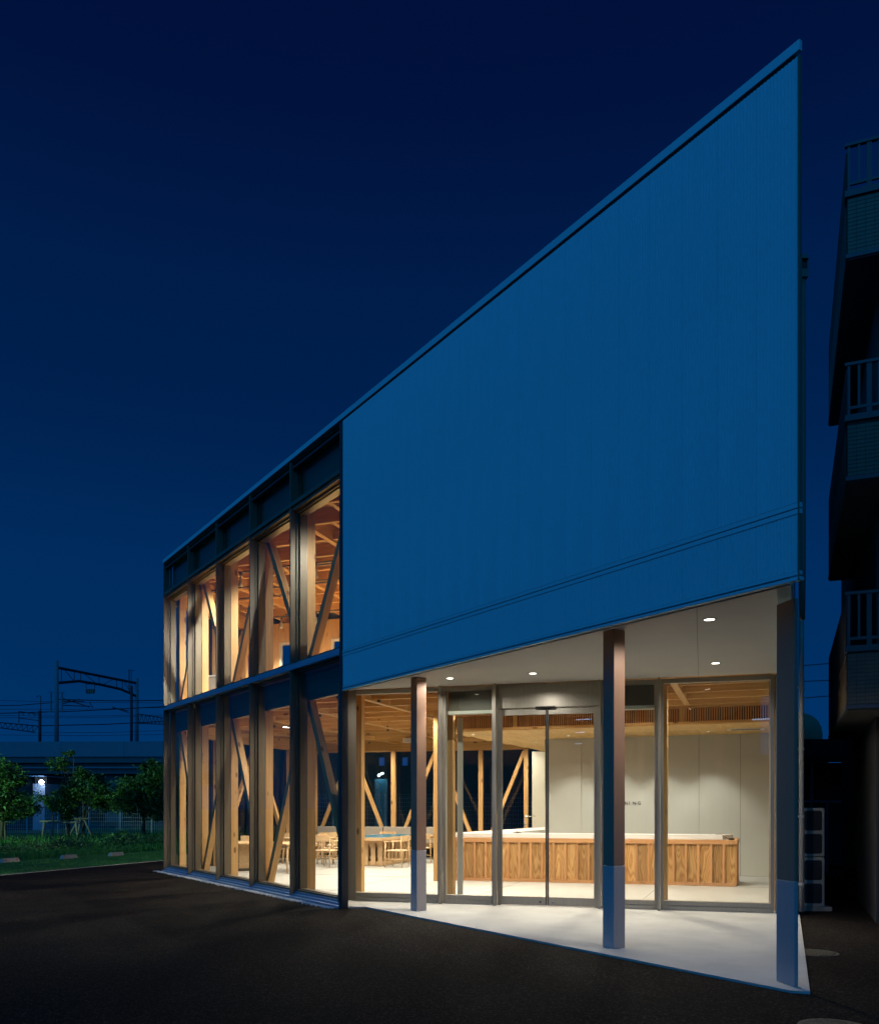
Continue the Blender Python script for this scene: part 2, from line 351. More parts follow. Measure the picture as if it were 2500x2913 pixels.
# ================================================================== THE HALL
BK = lambda t, n=0.0: Vector((2.7 - 0.966 * t + 0.259 * n, 25.6 + 0.259 * t + 0.966 * n, 0))     # back wall line
D = Vector((5.02, 12.18, 0)); SD = Vector((0.38, 0.925, 0)); R2 = D + SD * 13
E0 = fa(0.05, 0.35); E1 = BK(7.0)
HALL = thing('timber_hall', 'two storey timber framed glass hall with a blank ribbed upper wall over its entrance', 'building', Tr(*fa(8, 4)))
xy = lambda v: (v.x, v.y)
INNER = [xy(fa(0.1, .44)), xy(fa(8.30, .44)), xy(gl(-1.42, .22)), xy(gl(4.85, .22)), xy(R2 + Vector((-.2, -.2, 0))), xy(E1 + Vector((.15, -.1, 0)))]

# ---- floor
fl = structure(prism('floor', [xy(fa(.02, .19)), xy(fa(8.75, .19)), (-1.535, 14.02), xy(gl(-1.50, .05)), xy(gl(4.97, .05)), xy(R2), xy(E1)], -0.07, 0.0, M_CONC))
jm = MB()
innI = [xy(TI.inverted() @ Vector((p[0], p[1], 0))) for p in INNER]
for a_ in [-1.19 + 2.73 * k - 0.5 for k in range(-4, 3)]:
    for y0, y1 in clip(innI, 0, a_): jm.box(a_ - .004, a_ + .004, y0, y1, .001, .003)
for b_ in [17.24 - 3.2 + 3.2 * k for k in range(0, 5)]:
    for x0, x1 in clip(innI, 1, b_): jm.box(x0, x1, b_ - .004, b_ + .004, .0035, .0055)
jm.build('floor_joint', mat('floor joint', (.16, .15, .13), .9), TI, fl)
apron = structure(prism('entrance_apron', [(-1.50, 13.0), xy(fa(9.22, .36)), xy(fa(16.45, .33)), (3.02, 7.02), (5.06, 12.1), xy(gl(4.97, .05)), xy(gl(-1.45, .05)), (-1.50, 13.98)], -0.06, 0.0, M_PAVE))

# ---- front: sills, fins, windows
for z0, z1, v0 in ((-.055, .02, -.035), (.02, .055, .03), (.055, .09, .075)):
    box('sill_step', -.05, 9.09, v0, .13, z0, z1, M_SILL, HALL, TF)
for z0, z1, v0 in ((3.815, 3.85, -.01), (3.85, 3.885, .02), (3.885, 3.915, .05), (3.915, 3.945, .075)):
    box('band_rail', -.06, 9.085, v0, .13, z0, z1, M_SILL, HALL, TF)
box('transom_rail', -.04, 9.085, -.004, .13, 6.56, 6.625, M_BRONZE, HALL, TF)
box('transom_rail', -.04, 9.085, .03, .13, 6.50, 6.545, M_BRONZE, HALL, TF)
for k in range(5):
    u = k * 1.82
    for z0, z1 in ((.03, 3.812), (3.947, 6.557), (6.628, 7.31)):
        box('mullion_fin', u - .02, u + .02, 0.0, .13, z0, z1, M_BRONZE, HALL, TF)
box('return_wall', -.02, .02, 0, .98, -.05, 3.40, M_BRONZE, HALL, Tr(-1.525, 13.10, 0))
box('end_post', 9.088, 9.165, -.006, .10, -.05, 7.315, M_DARK, HALL, TF)
def window(u0, u1, z0, z1, T, v=.132, depth=.15, jw=.05, m=M_BRONZE, g=M_GLASS, name='window'):
    f = MB()
    f.box(u0, u0 + jw, v + .016, v + depth, z0, z1).box(u1 - jw, u1, v + .016, v + depth, z0, z1)
    f.box(u0 + jw, u1 - jw, v + .016, v + depth, z0, z0 + jw * .9).box(u0 + jw, u1 - jw, v + .016, v + depth, z1 - jw, z1)
    f.box(u0, u0 + .018, v - .03, v - .002, z0, z1).box(u1 - .018, u1, v - .03, v - .002, z0, z1)
    f.box(u0 + .018, u1 - .018, v - .03, v - .002, z0, z0 + .03).box(u0 + .018, u1 - .018, v - .03, v - .002, z1 - .03, z1)
    c = ((u0 + u1) / 2, v, (z0 + z1) / 2)
    f.v = [(p[0] - c[0], p[1] - c[1], p[2] - c[2]) for p in f.v]
    o = f.build(name, m, T @ Tr(*c), HALL)
    box('pane', u0 + .002, u1 - .002, v, v + .012, z0 + .002, z1 - .002, g, o, T)
    return o
for k in range(5):
    u0, u1 = k * 1.82 + .024, (k + 1) * 1.82 - .024
    window(u0, u1, .094, 3.81, TF)
    window(u0, u1, 3.948, 6.498, TF)
    window(u0, u1, 6.63, 7.29, TF, jw=.03, depth=.05)
    box('spandrel_panel', u0 + .01, u1 - .01, .215, .24, 6.60, 7.28, M_SPAN, HALL, TF)
    beam('spandrel_panel', (u0 - .01, .30, 3.565), (u1 + .01, .30, 3.565), .02, .50, M_DARKPLY, HALL, TF)
    box('top_rail', u0 - .005, u1 + .005, .03, .13, 7.20, 7.235, M_DARK, HALL, TF)
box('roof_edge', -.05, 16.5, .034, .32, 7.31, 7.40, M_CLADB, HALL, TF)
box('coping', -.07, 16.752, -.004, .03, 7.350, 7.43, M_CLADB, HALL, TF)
box('coping_gap', -.03, 16.70, .012, .028, 7.315, 7.350, M_BLACK, HALL, TF)

# ---- blank upper wall of ribbed panels
def ribbed(wd, ht, ribs):
    k = ('rib', round(wd, 3), round(ht, 3))
    if k in CACHE: return CACHE[k]
    prof = []; p = wd / ribs
    for i in range(ribs):
        x = -wd / 2 + i * p
        prof += [(x, .005), (x + .12 * p, .005), (x + .3 * p, 0), (x + .82 * p, 0)]
    prof += [(wd / 2, .005), (wd / 2, .03), (-wd / 2, .03)]
    n = len(prof); v = [(a, b, z) for z in (-ht / 2, ht / 2) for a, b in prof]
    f = [(i, (i + 1) % n, n + (i + 1) % n, n + i) for i in range(n)] + [tuple(range(n))[::-1], tuple(range(n, 2 * n))]
    CACHE[k] = mesh('cladding_panel', v, f, M_CLAD); return CACHE[k]
U0, U1 = 9.175, 16.735; NP = 20; pw = (U1 - U0) / NP
for i in range(NP):
    uc = U0 + (i + .5) * pw
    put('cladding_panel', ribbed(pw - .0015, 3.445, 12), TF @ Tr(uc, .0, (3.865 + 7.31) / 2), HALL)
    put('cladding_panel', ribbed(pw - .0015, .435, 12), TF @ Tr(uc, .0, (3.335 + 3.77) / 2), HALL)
box('cladding_rail', U0, 16.755, -.003, .03, 3.822, 3.860, M_CLADB, HALL, TF)
box('cladding_rail', U0, 16.755, -.003, .03, 3.775, 3.812, M_CLADB, HALL, TF)
box('cladding_rail', U0, 16.755, -.003, .03, 3.302, 3.332, M_CLADB, HALL, TF)
box('drip_edge', U0, 16.755, -.004, .05, 3.262, 3.288, M_CLADB, HALL, TF)
box('wall_backing', U0, 16.60, .034, .10, 3.285, 7.31, M_BLACK, HALL, TF)
box('end_trim', 16.738, 16.752, -.006, .028, 3.262, 7.31, M_DUCT, HALL, TF)
box('inner_fascia', U0, 16.60, .104, .13, 3.265, 3.405, M_SOFFIT, HALL, TF)

# ---- soffit over the entrance, side wall above it, roof
Csf = fa(16.62, .10)
prism('soffit', [xy(fa(9.17, .135)), xy(Csf), xy(D + Vector((.0, -.1, 0))), xy(gl(-1.55, -.02))], 3.405, 3.47, M_SOFFIT, HALL)
sj = MB()
for a_, b_ in ((gl(3.9, -.1), fa(15.6, .2)),):
    sj.bar((a_.x, a_.y, 3.404), (b_.x, b_.y, 3.404), .006, .003)
sj.build('soffit_joint', mat('soffit joint', (.45, .43, .39), .9), I4, HALL)
side = (D - Csf); side.z = 0
ang = math.degrees(math.atan2(side.y, side.x))
TS = Matrix.Translation(Csf) @ Rz(ang)
box('side_wall', 0.02, side.length + 12.5, .01, .12, 3.30, 7.33, M_CLADB, HALL, TS)
prism('roof', [xy(fa(0.02, .33)), xy(fa(16.4, .33)), xy(D + Vector((-.15, .1, 0))), xy(R2 - Vector((.1, 0, 0))), xy(E1)], 7.10, 7.30, M_VIADD, HALL)
prism('upper_floor', [xy(fa(0.02, .34)), xy(fa(16.4, .34)), xy(D + Vector((-.15, .1, 0))), xy(R2 - Vector((.1, 0, 0))), xy(E1)], 3.775, 3.93, M_PLYC, HALL)

# ---- pillars under the overhang
def pillar(x0, x1, y0, y1, T, zt=3.404, zs=.88):
    p = box('pillar', x0, x1, y0, y1, zs + .004, zt, M_COLUP, HALL, T, bev=.004)
    box('pillar_sleeve', x0 - .002, x1 + .002, y0 - .002, y1 + .002, 0.0, zs, M_COLLO, p, T, bev=.004)
pillar(9.985, 10.15, .70, .865, TF); pillar(13.985, 14.15, .64, .805, TF)
pillar(0, .032, -.13, .13, Tr(2.945, 7.335, 0) @ Rz(11.5), zt=3.26)

# ---- front timber frame: columns, braces, edge beams
cu = [.12] + [1.82 * k - .09 for k in range(1, 5)] + [8.98]
for u in cu:
    if u < 8.5: beam('column', (u, .40, 0), (u, .40, 3.34), .15, .15, M_TIMBER, HALL, TF, roll=Vector((0, 1, 0)))
    beam('column', (u, .40, 3.93), (u, .40, 6.62), .15, .15, M_TIMBER, HALL, TF, roll=Vector((0, 1, 0)))
for k in range(5):
    a, b = cu[k] + .06, cu[k + 1] - .06
    lo, hi = (a, b) if k % 2 else (b, a)
    z_lo = .06
    if k == 4: z_lo += 3.24 * (lo - 8.40) / (lo - hi); lo = 8.40
    beam('brace', (lo, .405, z_lo), (hi, .405, 3.30), .12, .115, M_TIMBER, HALL, TF)
    lo, hi = (b, a) if k % 2 else (a, b)
    beam('brace', (lo, .405, 3.97), (hi, .405, 6.58), .12, .115, M_TIMBER, HALL, TF)
beam('edge_beam', (.02, .40, 3.48), (8.36, .40, 3.48), .15, .28, M_TIMBER, HALL, TF)
beam('edge_beam', (.02, .40, 6.76), (15.5, .40, 6.76), .15, .28, M_TIMBER, HALL, TF)

# ---- end wall and back wall: columns, braces, glazing
def edge_wall(P, Q, cols, z0, zt, sill, first_top, hdr=True, skip=()):
    P, Q = Vector(P), Vector(Q); d = (Q - P); ln = d.length; T = Matrix.Translation(P) @ Rz(math.degrees(math.atan2(d.y, d.x)))
    if sill: box('sill_wall', 0, ln, .02, .14, z0, z0 + sill, M_DARKPLY, HALL, T)
    for i, c in enumerate(cols):
        beam('column', (c, -.12, z0), (c, -.12, zt), .13, .13, M_TIMBER, HALL, T, roll=Vector((0, 1, 0)))
        box('window_mullion', c - .03, c + .03, .02, .12, z0 + sill, zt, M_DARK, HALL, T)
        if i + 1 < len(cols):
            e = cols[i + 1]; top = (i % 2 == 0) == first_top
            lo, hi = (e - .06, c + .06) if top else (c + .06, e - .06)
            if i not in skip: beam('brace', (lo, -.12, z0 + .1), (hi, -.12, zt - .06), .10, .10, M_TIMBER, HALL, T)
            box('window_pane', c + .03, e - .03, .06, .072, z0 + sill, zt, M_GLASSB, HALL, T)
    if hdr: beam('header_beam', (0, -.05, zt + .17), (ln, -.05, zt + .17), .2, .34, M_TIMBER, HALL, T)
BC = [.12 + 1.375 * k for k in range(6)]
edge_wall(BK(7.0), BK(-.02), [7.02 - c for c in BC[::-1]], 0, 3.24, .80, False)
ew = (E1 - fa(.0, .3)); 
edge_wall(fa(.0, .3), E1, [1.55, 3.45, 5.38, 7.05], 0, 3.24, .35, False)
edge_wall(fa(.0, .3), fa(.0, .3) + ew * .58, [1.5, 2.9, 4.1], 3.93, 6.35, .02, False, hdr=True)
TE = Matrix.Translation(fa(0, .3)) @ Rz(math.degrees(math.atan2(ew.y, ew.x)))
box('upper_end_wall', 0, ew.length, -.02, .02, 6.72, 7.1, M_VIADD, HALL, TE)

# ---- inside posts
def post(x, y, wd, z1, m=M_TIMBER, z0=0.0, name='column'):
    return beam(name, (x, y, z0), (x, y, z1), wd, wd, m, HALL, roll=TI.to_3x3() @ Vector((0, 1, 0)))
post(-1.41, 15.2, .135, 3.50); post(-.035, 17.7, .14, 3.50); post(.195, 14.62, .12, 3.42); post(3.63, 13.92, .11, 3.46)
post(4.88, 12.62, .10, 3.44)
box('lining_post', .305, .40, 14.62, 14.75, 0, 3.03, M_PLASTER, HALL)

# ---- ceilings: main beams and joists
def ceiling(poly, zb, hb, zj, hj, a0, da, b0, db, nm, cut=None, jm=M_JOIST):
    pi = [xy(TI.inverted() @ Vector((p[0], p[1], 0))) for p in poly]
    k0 = int((min(p[0] for p in pi) - a0) // da); 
    for k in range(k0, k0 + 24):
        for y0, y1 in clip(pi, 0, a0 + da * k):
            if y1 - y0 > .3 and not (cut and cut(a0 + da * k, y0)):
                if cut and a0 + da * k > -6.0: y1 = min(y1, 17.2)
                if y1 > y0 + .2: beam('main_beam', (a0 + da * k, y0, zb + hb / 2), (a0 + da * k, y1, zb + hb / 2), .105, hb, M_TIMBER, HALL, TI)
    j0 = int((min(p[1] for p in pi) - b0) // db)
    for j in range(j0, j0 + 30):
        for x0, x1 in clip(pi, 1, b0 + db * j):
            if cut and b0 + db * j > 17.3: x1 = min(x1, -6.05)
            if x1 - x0 > .3: beam('joist', (x0, b0 + db * j, zj + hj / 2), (x1, b0 + db * j, zj + hj / 2), .075, hj, jm, HALL, TI)
ceiling(INNER, 3.475, .25, 3.49, .235, -1.19, 1.82, 17.24, .91, 'lower', cut=lambda a, b: False)
prism('ceiling_deck', INNER, 3.728, 3.768, M_DECK, HALL)
UPA, UPB = Vector((-5.3, 24.15, 0)), Vector((4.3, 20.65, 0))
UPOLY = [xy(fa(.1, .48)), xy(fa(13.4, .48)), xy(UPB), xy(UPA)]
ceiling(UPOLY, 6.62, .30, 6.66, .26, -.35, 1.82, 17.6, .91, 'upper')
prism('ceiling_deck', UPOLY, 6.925, 6.97, M_DECK, HALL)
upI = [xy(TI.inverted() @ Vector((p[0], p[1], 0))) for p in UPOLY]
for j in range(-5, 9):                                                 # short staggered blocks between the upper joists
    b_ = 17.6 + .91 * j + .455
    for k in range(-7, 4):
        a_ = -.35 + 1.82 * k + (.91 if j % 2 else .5)
        for x0, x1 in clip(upI, 1, b_):
            if x0 + .2 < a_ < x1 - .2: beam('blocking', (a_, b_ - .41, 6.745), (a_, b_ + .41, 6.745), .08, .17, M_JOIST, HALL, TI)

# ---- upper partition with pale framed openings
d = UPB - UPA; TU = Matrix.Translation(UPA) @ Rz(math.degrees(math.atan2(d.y, d.x)))
op = [(.95, 1.35), (2.55, 3.9), (5.2, 6.3)]
e = 0
for a, b in op + [(d.length, d.length)]:
    n_ = max(1, round((a - e) / .9))
    for i in range(n_):
        beam('partition_panel', (e + (a - e) * (i + .5) / n_, 0, 3.93), (e + (a - e) * (i + .5) / n_, 0, 6.60), (a - e) / n_ - .004, .05, M_DECK, HALL, TU, roll=Vector((0, 1, 0)))
    e = b
for a, b in op:
    beam('partition_panel', ((a + b) / 2, 0, 6.06), ((a + b) / 2, 0, 6.60), b - a - .004, .05, M_DECK, HALL, TU, roll=Vector((0, 1, 0)))
    f = MB(); f.box(a, a + .05, -.04, .05, 3.93, 6.06).box(b - .05, b, -.04, .05, 3.93, 6.06).box(a + .05, b - .05, -.04, .05, 6.0, 6.06)
    f.build('door_frame', M_PLASTER, TU, HALL)
    box('dark_room_wall', a - .3, b + .3, 1.2, 1.25, 3.93, 6.6, M_DARKPLY if a < 2 else M_PLYC, HALL, TU)
for a in (1.9, 4.6): beam('column', (a, -.15, 3.93), (a, -.15, 6.62), .13, .13, M_TIMBER, HALL, TU, roll=Vector((0, 1, 0)))

# ---- entrance glazing
def gbox(name, s0, s1, n0, n1, z0, z1, m, parent=HALL, **p): return box(name, s0, s1, n0, n1, z0, z1, m, parent, TG, **p)
SB = [-1.50, .034, .905, 2.487, 3.345, 4.95]
for s in SB[1:5]: gbox('mullion_fin', s - .018, s + .018, -.14, .0, .0, 3.403, M_STEEL)
for i in (0, 1, 3, 4):
    a, b = SB[i] + .02, SB[i + 1] - .02
    f = MB()
    f.box(a, a + .045, .0, .11, 0, 3.40).box(b - .045, b, .0, .11, 0, 3.40).box(a + .045, b - .045, .0, .11, 3.335, 3.40)
    f.box(a + .045, b - .045, -.03, .11, .0, .062).box(a + .045, b - .045, -.012, .11, .072, .135).box(a + .045, b - .045, .0, .1, .062, .072)
    fr = f.build('window', M_STEEL, TG, HALL)
    gbox('pane', a + .045, b - .045, .04, .052, .135, 3.335, M_GLASS, fr)
    if i in (1, 3):
        gbox('spandrel_panel', a + .05, b - .05, .16, .20, 3.04, 3.39, M_SPAN)
        gbox('header_trim', a + .05, b - .05, .15, .30, 2.985, 3.035, M_PLASTER)
a, b = SB[2] + .02, SB[3] - .02
gbox('door_jamb', a, a + .05, .0, .11, 0, 3.03, M_STEEL); gbox('door_jamb', b - .05, b, .0, .11, 0, 3.03, M_STEEL)
gbox('door_header', a, b, -.02, .12, 3.035, 3.402, M_STEEL)
mid = (a + b) / 2 - .005
for s0, s1, edge in ((a + .05, mid - .004, 1), (mid + .004, b - .05, 0)):
    f = MB(); f.box(s0, s1, .03, .07, .008, .135).box(s0, s1, .03, .07, 2.93, 3.03)
    x0, x1 = (s0, s0 + .02) if edge else (s1 - .02, s1)
    f.box(x0, x1, .03, .07, .135, 2.93)
    dr = f.build('sliding_door', M_STEEL, TG, HALL)
    x0, x1 = (s1 - .02, s1) if edge else (s0, s0 + .02)
    gbox('meeting_stile', x0, x1, .026, .074, .02, 3.02, M_DARK, dr)
    gbox('pane', s0 + .02 if edge else s0 + .02, s1 - .02 if edge else s1 - .02, .045, .055, .135, 2.93, M_GLASS, dr)
    lk = MB(); lk.lathe([(.017, 0), (.017, .006), (.010, .009), (.006, .006)], 14)
    lk.build('lock', M_DARK if edge else M_STEELP, TG @ Tr(s1 - .10 if edge else s0 + .09, .029, .062) @ Matrix.Rotation(math.pi / 2, 4, 'X'), dr, smooth=True)
gbox('door_sensor', mid - .17, mid + .13, -.045, -.022, 3.022, 3.045, M_BLACK)
gbox('corner_post', 4.955, 5.03, -.03, .14, 0, 3.404, M_STEEL)

# ---- bulkhead with vertical slats and plywood ceiling over the counter
FL, FR = Vector((.15, 18.5, 0)), Vector((6.56, 16.17, 0)); dv_ = FR - FL
TB = Matrix.Translation(FL) @ Rz(math.degrees(math.atan2(dv_.y, dv_.x))); LB = dv_.length
beam('bulkhead_beam', (0, 0, 3.525), (LB, 0, 3.525), .10, .13, M_TIMBER, HALL, TB)
beam('bulkhead_rail', (0, 0, 3.165), (LB, 0, 3.165), .07, .045, M_TIMBER, HALL, TB)
box('bulkhead_back', 0, LB, .16, .18, 3.19, 3.46, M_BLACK, HALL, TB)
for k in range(6):
    beam('bulkhead_post', (k * 1.68 - .15 if k else .05, .01, 3.188), (k * 1.68 - .15 if k else .05, .01, 3.46), .09, .09, M_TIMBER, HALL, TB, roll=Vector((0, 1, 0)))
for k in range(int(LB / .044)):
    beam('slat', (k * .044 + .03, .0, 3.188), (k * .044 + .03, .0, 3.46), .024, .03, M_BATTEN, HALL, TB, roll=Vector((0, 1, 0)))
SOF = [FL, FR, Vector((7.5, 18.5, 0)), Vector((8.9, 22.6, 0)), Vector((3.03, 24.8, 0))]
sofI = [xy(TB.inverted() @ p) for p in SOF]
for k in range(10):                                                    # plywood sheets
    xa, xb = LB * k / 8, LB * (k + 1) / 8
    for r0, r1 in ((0.03, 1.3), (1.3, 2.6), (2.6, 3.9), (3.9, 5.2), (5.2, 6.8)):
        ym = (r0 + r1) / 2; sp_ = clip(sofI, 1, ym)
        if not sp_: continue
        x0, x1 = max(xa, sp_[0][0]), min(xb, sp_[0][1])
        if x1 - x0 > .15: beam('ceiling_panel', ((x0 + x1) / 2, r0 + .002, 3.135), ((x0 + x1) / 2, r1 - .002, 3.135), x1 - x0 - .003, .018, M_PLYC, HALL, TB)
prism('ceiling_box', [xy(p) for p in SOF], 3.1445, 3.16, M_DARKPLY, HALL)

# ---- beige wall behind the counter
W0 = Vector((2.485, 20.37, 0)); W1 = W0 + TI.to_3x3() @ Vector((5.75, 0, 0))
TW = Matrix.Translation(W0) @ Rz(-20)
for k in range(6):
    x0, x1 = (0, .877) if k == 0 else (.877 + (k - 1) * .874, .877 + k * .874)
    box('wall_panel', x0 + .003, x1 - .003, .0, .03, 0.005, 3.125, M_PANEL, HALL, TW)
box('wall_core', -.0 + .034, 5.2, .034, .16, 0, 3.13, M_BLACK, HALL, TW)
box('wall_panel', .0, .03, .034, 3.2, 0.005, 3.125, M_PANEL, HALL, TW)
box('wall_panel', 0, 1.4, 0, .05, 0.005, 3.12, M_PLASTER, HALL, Tr(2.66, 24.75, 0) @ Rz(-15))
TSW = Matrix.Translation(D) @ Rz(math.degrees(math.atan2(SD.y, SD.x)))
box('wall_panel', .12, 13, -.02, .10, 0, 3.30, M_PANEL, HALL, TSW)
# ================================================================== LAMPS
def downlight(x, y, z, label, power, spot, col=NEUT, r=.062, group='downlights in the entrance soffit', big=True, m=M_BULB, aim=None, wide=0):
    t = thing('downlight', label, 'downlight', Tr(x, y, z), group)
    rg = MB(); rg.lathe([(r * .80, -.001), (r * .86, -.009), (r * 1.22, -.007), (r * 1.26, -.0005)], 24)
    rg.f = rg.f[:-2]; rg.build('trim_ring', M_LAMPW, Tr(x, y, z), t, smooth=True)
    ln = MB(); ln.lathe([(r * .82, -.0035), (r * .5, -.0045), (.001, -.0045)], 20); ln.build('lens', m, Tr(x, y, z), t, smooth=True)
    lamp('SPOT', (x, y, z - .02), power, col, .035, spot, .55, aim=(x, y, 0) if aim is None else aim)
    if wide: lamp('SPOT', (x, y, z - .02), wide, col, .035, 168, .3, aim=(x, y, 0))
    return t
P_SOF = 118
downlight(.155, 12.62, 3.404, 'round downlight in the white soffit, just right of the slim far pillar', P_SOF, 82, wide=75)
downlight(1.318, 12.16, 3.404, 'round downlight in the white soffit above the sliding doors', P_SOF, 82, wide=34)
downlight(3.62, 11.30, 3.404, 'round downlight in the soffit, the lower one of the two right of the middle pillar', P_SOF, 82, wide=34)
downlight(2.72, 8.68, 3.404, 'round downlight in the soffit, the big one nearest the ribbed wall', P_SOF * .15, 100, wide=95)

def tiny(x, y, z, power, spot, label, group, col=WARM):
    t = thing('ceiling_spot', label, 'ceiling spot', Tr(x, y, z), group)
    b = MB(); b.lathe([(.034, 0), (.034, -.05), (.026, -.05)], 14); b.build('body', M_SPOTB, Tr(x, y, z), t, smooth=True)
    l = MB(); l.lathe([(.026, -.048), (.001, -.048)], 12); l.build('lens', M_BULBS, Tr(x, y, z), t)
    lamp('SPOT', (x, y, z - .07), power, col, .04, spot, .7, aim=(x, y, 0))
inn = [xy(TI.inverted() @ Vector((p[0], p[1], 0))) for p in INNER]
P_HALL = 225
for i in range(5):
    for j in range(7):
        a_ = -1.19 + .91 - 1.82 * (1 + i * 1.2); b_ = 17.24 - .91 * 3 + 1.82 * j
        cl_ = clip(inn, 0, a_)
        if cl_ and cl_[0][0] + .5 < b_ < cl_[0][1] - .6 and not (a_ > -6.4 and b_ > 17.2):
            p = TI @ Vector((a_, b_, 3.70)); tiny(p.x, p.y, 3.488, P_HALL, 168, 'tiny dark spotlight tucked between the joists of the lower hall', 'tiny spotlights under the lower joists')
for i, u in enumerate((1.6, 3.4, 5.2, 7.0)):
    p = fa(u, 1.05); tiny(p.x, p.y, 3.488, 135, 168, 'added tiny spotlight brightening the columns close behind ground floor window %s from the corner' % ('one', 'two', 'three', 'four')[i], 'tiny spotlights under the lower joists')  # added row of spotlights, there to brighten the front columns
for x, y, lb in ((1.2, 14.9, 'tiny dark spotlight between the joists just inside the sliding doors'), (2.9, 14.6, 'tiny dark spotlight between the joists behind the middle pillar'), (4.4, 14.1, 'tiny dark spotlight between the joists behind the wide right pane')):
    tiny(x, y, 3.726, 240, 140, lb, 'tiny spotlights inside the entrance')
SL = ['flush downlight in the plywood ceiling over the first bright scallop of the beige wall', 'flush downlight in the plywood ceiling above the wall lettering',
      'flush downlight in the plywood ceiling over the third bright scallop of the beige wall', 'flush downlight in the plywood ceiling over the last bright scallop, beside the air vent']
for k in range(4):
    p = TW @ Vector((.74 + 1.0 * k, -.82, 3.124)); downlight(p.x, p.y, 3.124, SL[k], 125, 92, r=.045, group='downlights in the plywood ceiling', m=M_BULBS)
downlight(.74, 19.02, 3.124, 'flush downlight in the plywood ceiling over the left arm of the counter', 75, 120, r=.045, group='downlights in the plywood ceiling', m=M_BULBS)
downlight(2.38, 21.3, 3.124, 'flush downlight in the plywood ceiling near its back edge by the tap', 75, 120, r=.045, group='downlights in the plywood ceiling', m=M_BULBS)

def track_spot(x, y, z, label, power=330, cone=156):
    t = thing('track_spotlight', label, 'spotlight', Tr(x, y, z), 'track spotlights under the upper timber ceiling')
    d = TI.to_3x3() @ Vector((1, 0, 0)); q = Vector((x, y, z))
    tr = MB(); tr.bar(q - d * .9 + Vector((0, 0, .27)), q + d * .9 + Vector((0, 0, .27)), .035, .03); tr.build('track', M_SPOTB, I4, t)
    st = MB(); st.tube([(x, y, z + .26), (x, y, z + .12)], .014, 8); st.box(x - .03, x + .03, y - .03, y + .03, z + .20, z + .26); st.build('stem', M_SPOTB, I4, t)
    R = Tr(x, y, z + .05) @ Rz(30) @ Matrix.Rotation(math.radians(16), 4, 'X')
    hd = MB(); hd.lathe([(.028, .09), (.036, .07), (.042, -.02), (.062, -.09), (.056, -.09), (.04, -.04)], 18); hd.f = hd.f[:-1]
    hd.build('head', M_STEEL, R, t, smooth=True)
    ln = MB(); ln.lathe([(.05, -.075), (.001, -.075)], 16); ln.build('lens', M_BULB, R, t)
    lamp('SPOT', R @ Vector((0, 0, -.11)), power, NEUT, .05, cone, .5, aim=R @ Vector((0, 0, -3)))
UP = ((-4.30, 18.62, 'track spotlight behind the third upper window from the corner'),
                   (-2.57, 17.92, 'track spotlight hanging above the slanted brace in the widest upper window'),
                   (-4.03, 20.70, 'upper of the two track spotlights behind the fourth upper window'),
                   (-4.22, 22.95, 'lower of the two track spotlights behind the fourth upper window'),
                   (-3.22, 22.4, 'small far track spotlight low behind the brace of the widest upper window'),
                   (-2.06, 17.9, 'track spotlight half hidden by the end of the ribbed wall'))
UPI = [q_[2] for q_ in UP]
for (x, y, lb) in UP:
    far = y > 20; track_spot(x, y, 6.33, lb, {0: 95, 1: 850, 2: 900, 3: 260, 4: 800, 5: 850}[UPI.index(lb)], 76 if far else 160)
for x, y, lb in ((-5.05, 20.1, 'added fill spotlight behind the second upper window from the corner'), (-.78, 13.95, 'added fill spotlight beyond the end of the ribbed wall, nearest the front'),
                 (.6, 20.2, 'added fill spotlight beyond the end of the ribbed wall, deep in the upper hall'), (-1.2, 20.4, 'added fill spotlight in the middle of the upper hall, behind the widest window'),
                 (-3.2, 19.7, 'added fill spotlight deep behind the third upper window from the corner'), (-1.9, 19.0, 'added fill spotlight deep behind the fourth upper window from the corner'), (-.5, 18.7, 'added fill spotlight behind the top of the slanted brace in the widest upper window'), (.9, 17.9, 'added fill spotlight behind the ribbed wall, nearest its left end')):
    track_spot(x, y, 6.33, lb, 120 if x < -4 else 260 if y < 15 else 3600, 160 if y < 15 else 95)  # extra spotlights added to brighten the upper ceiling and timber

# ---- small fittings on ceilings
v = thing('air_vent', 'flat white air vent in the plywood ceiling beside the last downlight', 'air vent', Tr(6.3, 17.72, 3.124))
f = MB(); TV = Tr(6.3, 17.72, 3.124) @ Rz(-20)
f.box(-.36, .36, -.17, -.11, -.014, 0).box(-.36, .36, .11, .17, -.014, 0).box(-.36, -.28, -.11, .11, -.014, 0).box(.28, .36, -.11, .11, -.014, 0); f.build('frame', M_WHITE, TV, v)
f = MB()
for k in range(7): f.box(-.28, .28, -.10 + k * .031, -.088 + k * .031, -.012, -.002)
f.build('grille', M_SPOTB, TV, v)
v = thing('ceiling_speaker', 'small white box fixed under the joists near the tall inner post', 'speaker', Tr(-.92, 24.3, 3.4))
box('case', -.1, .1, -.07, .07, -.06, .07, M_WHITE, v, Tr(-.92, 24.3, 3.4) @ Rz(-20), bev=.01); box('bracket', -.03, .03, -.03, .03, .07, .09, M_SPOTB, v, Tr(-.92, 24.3, 3.4) @ Rz(-20))

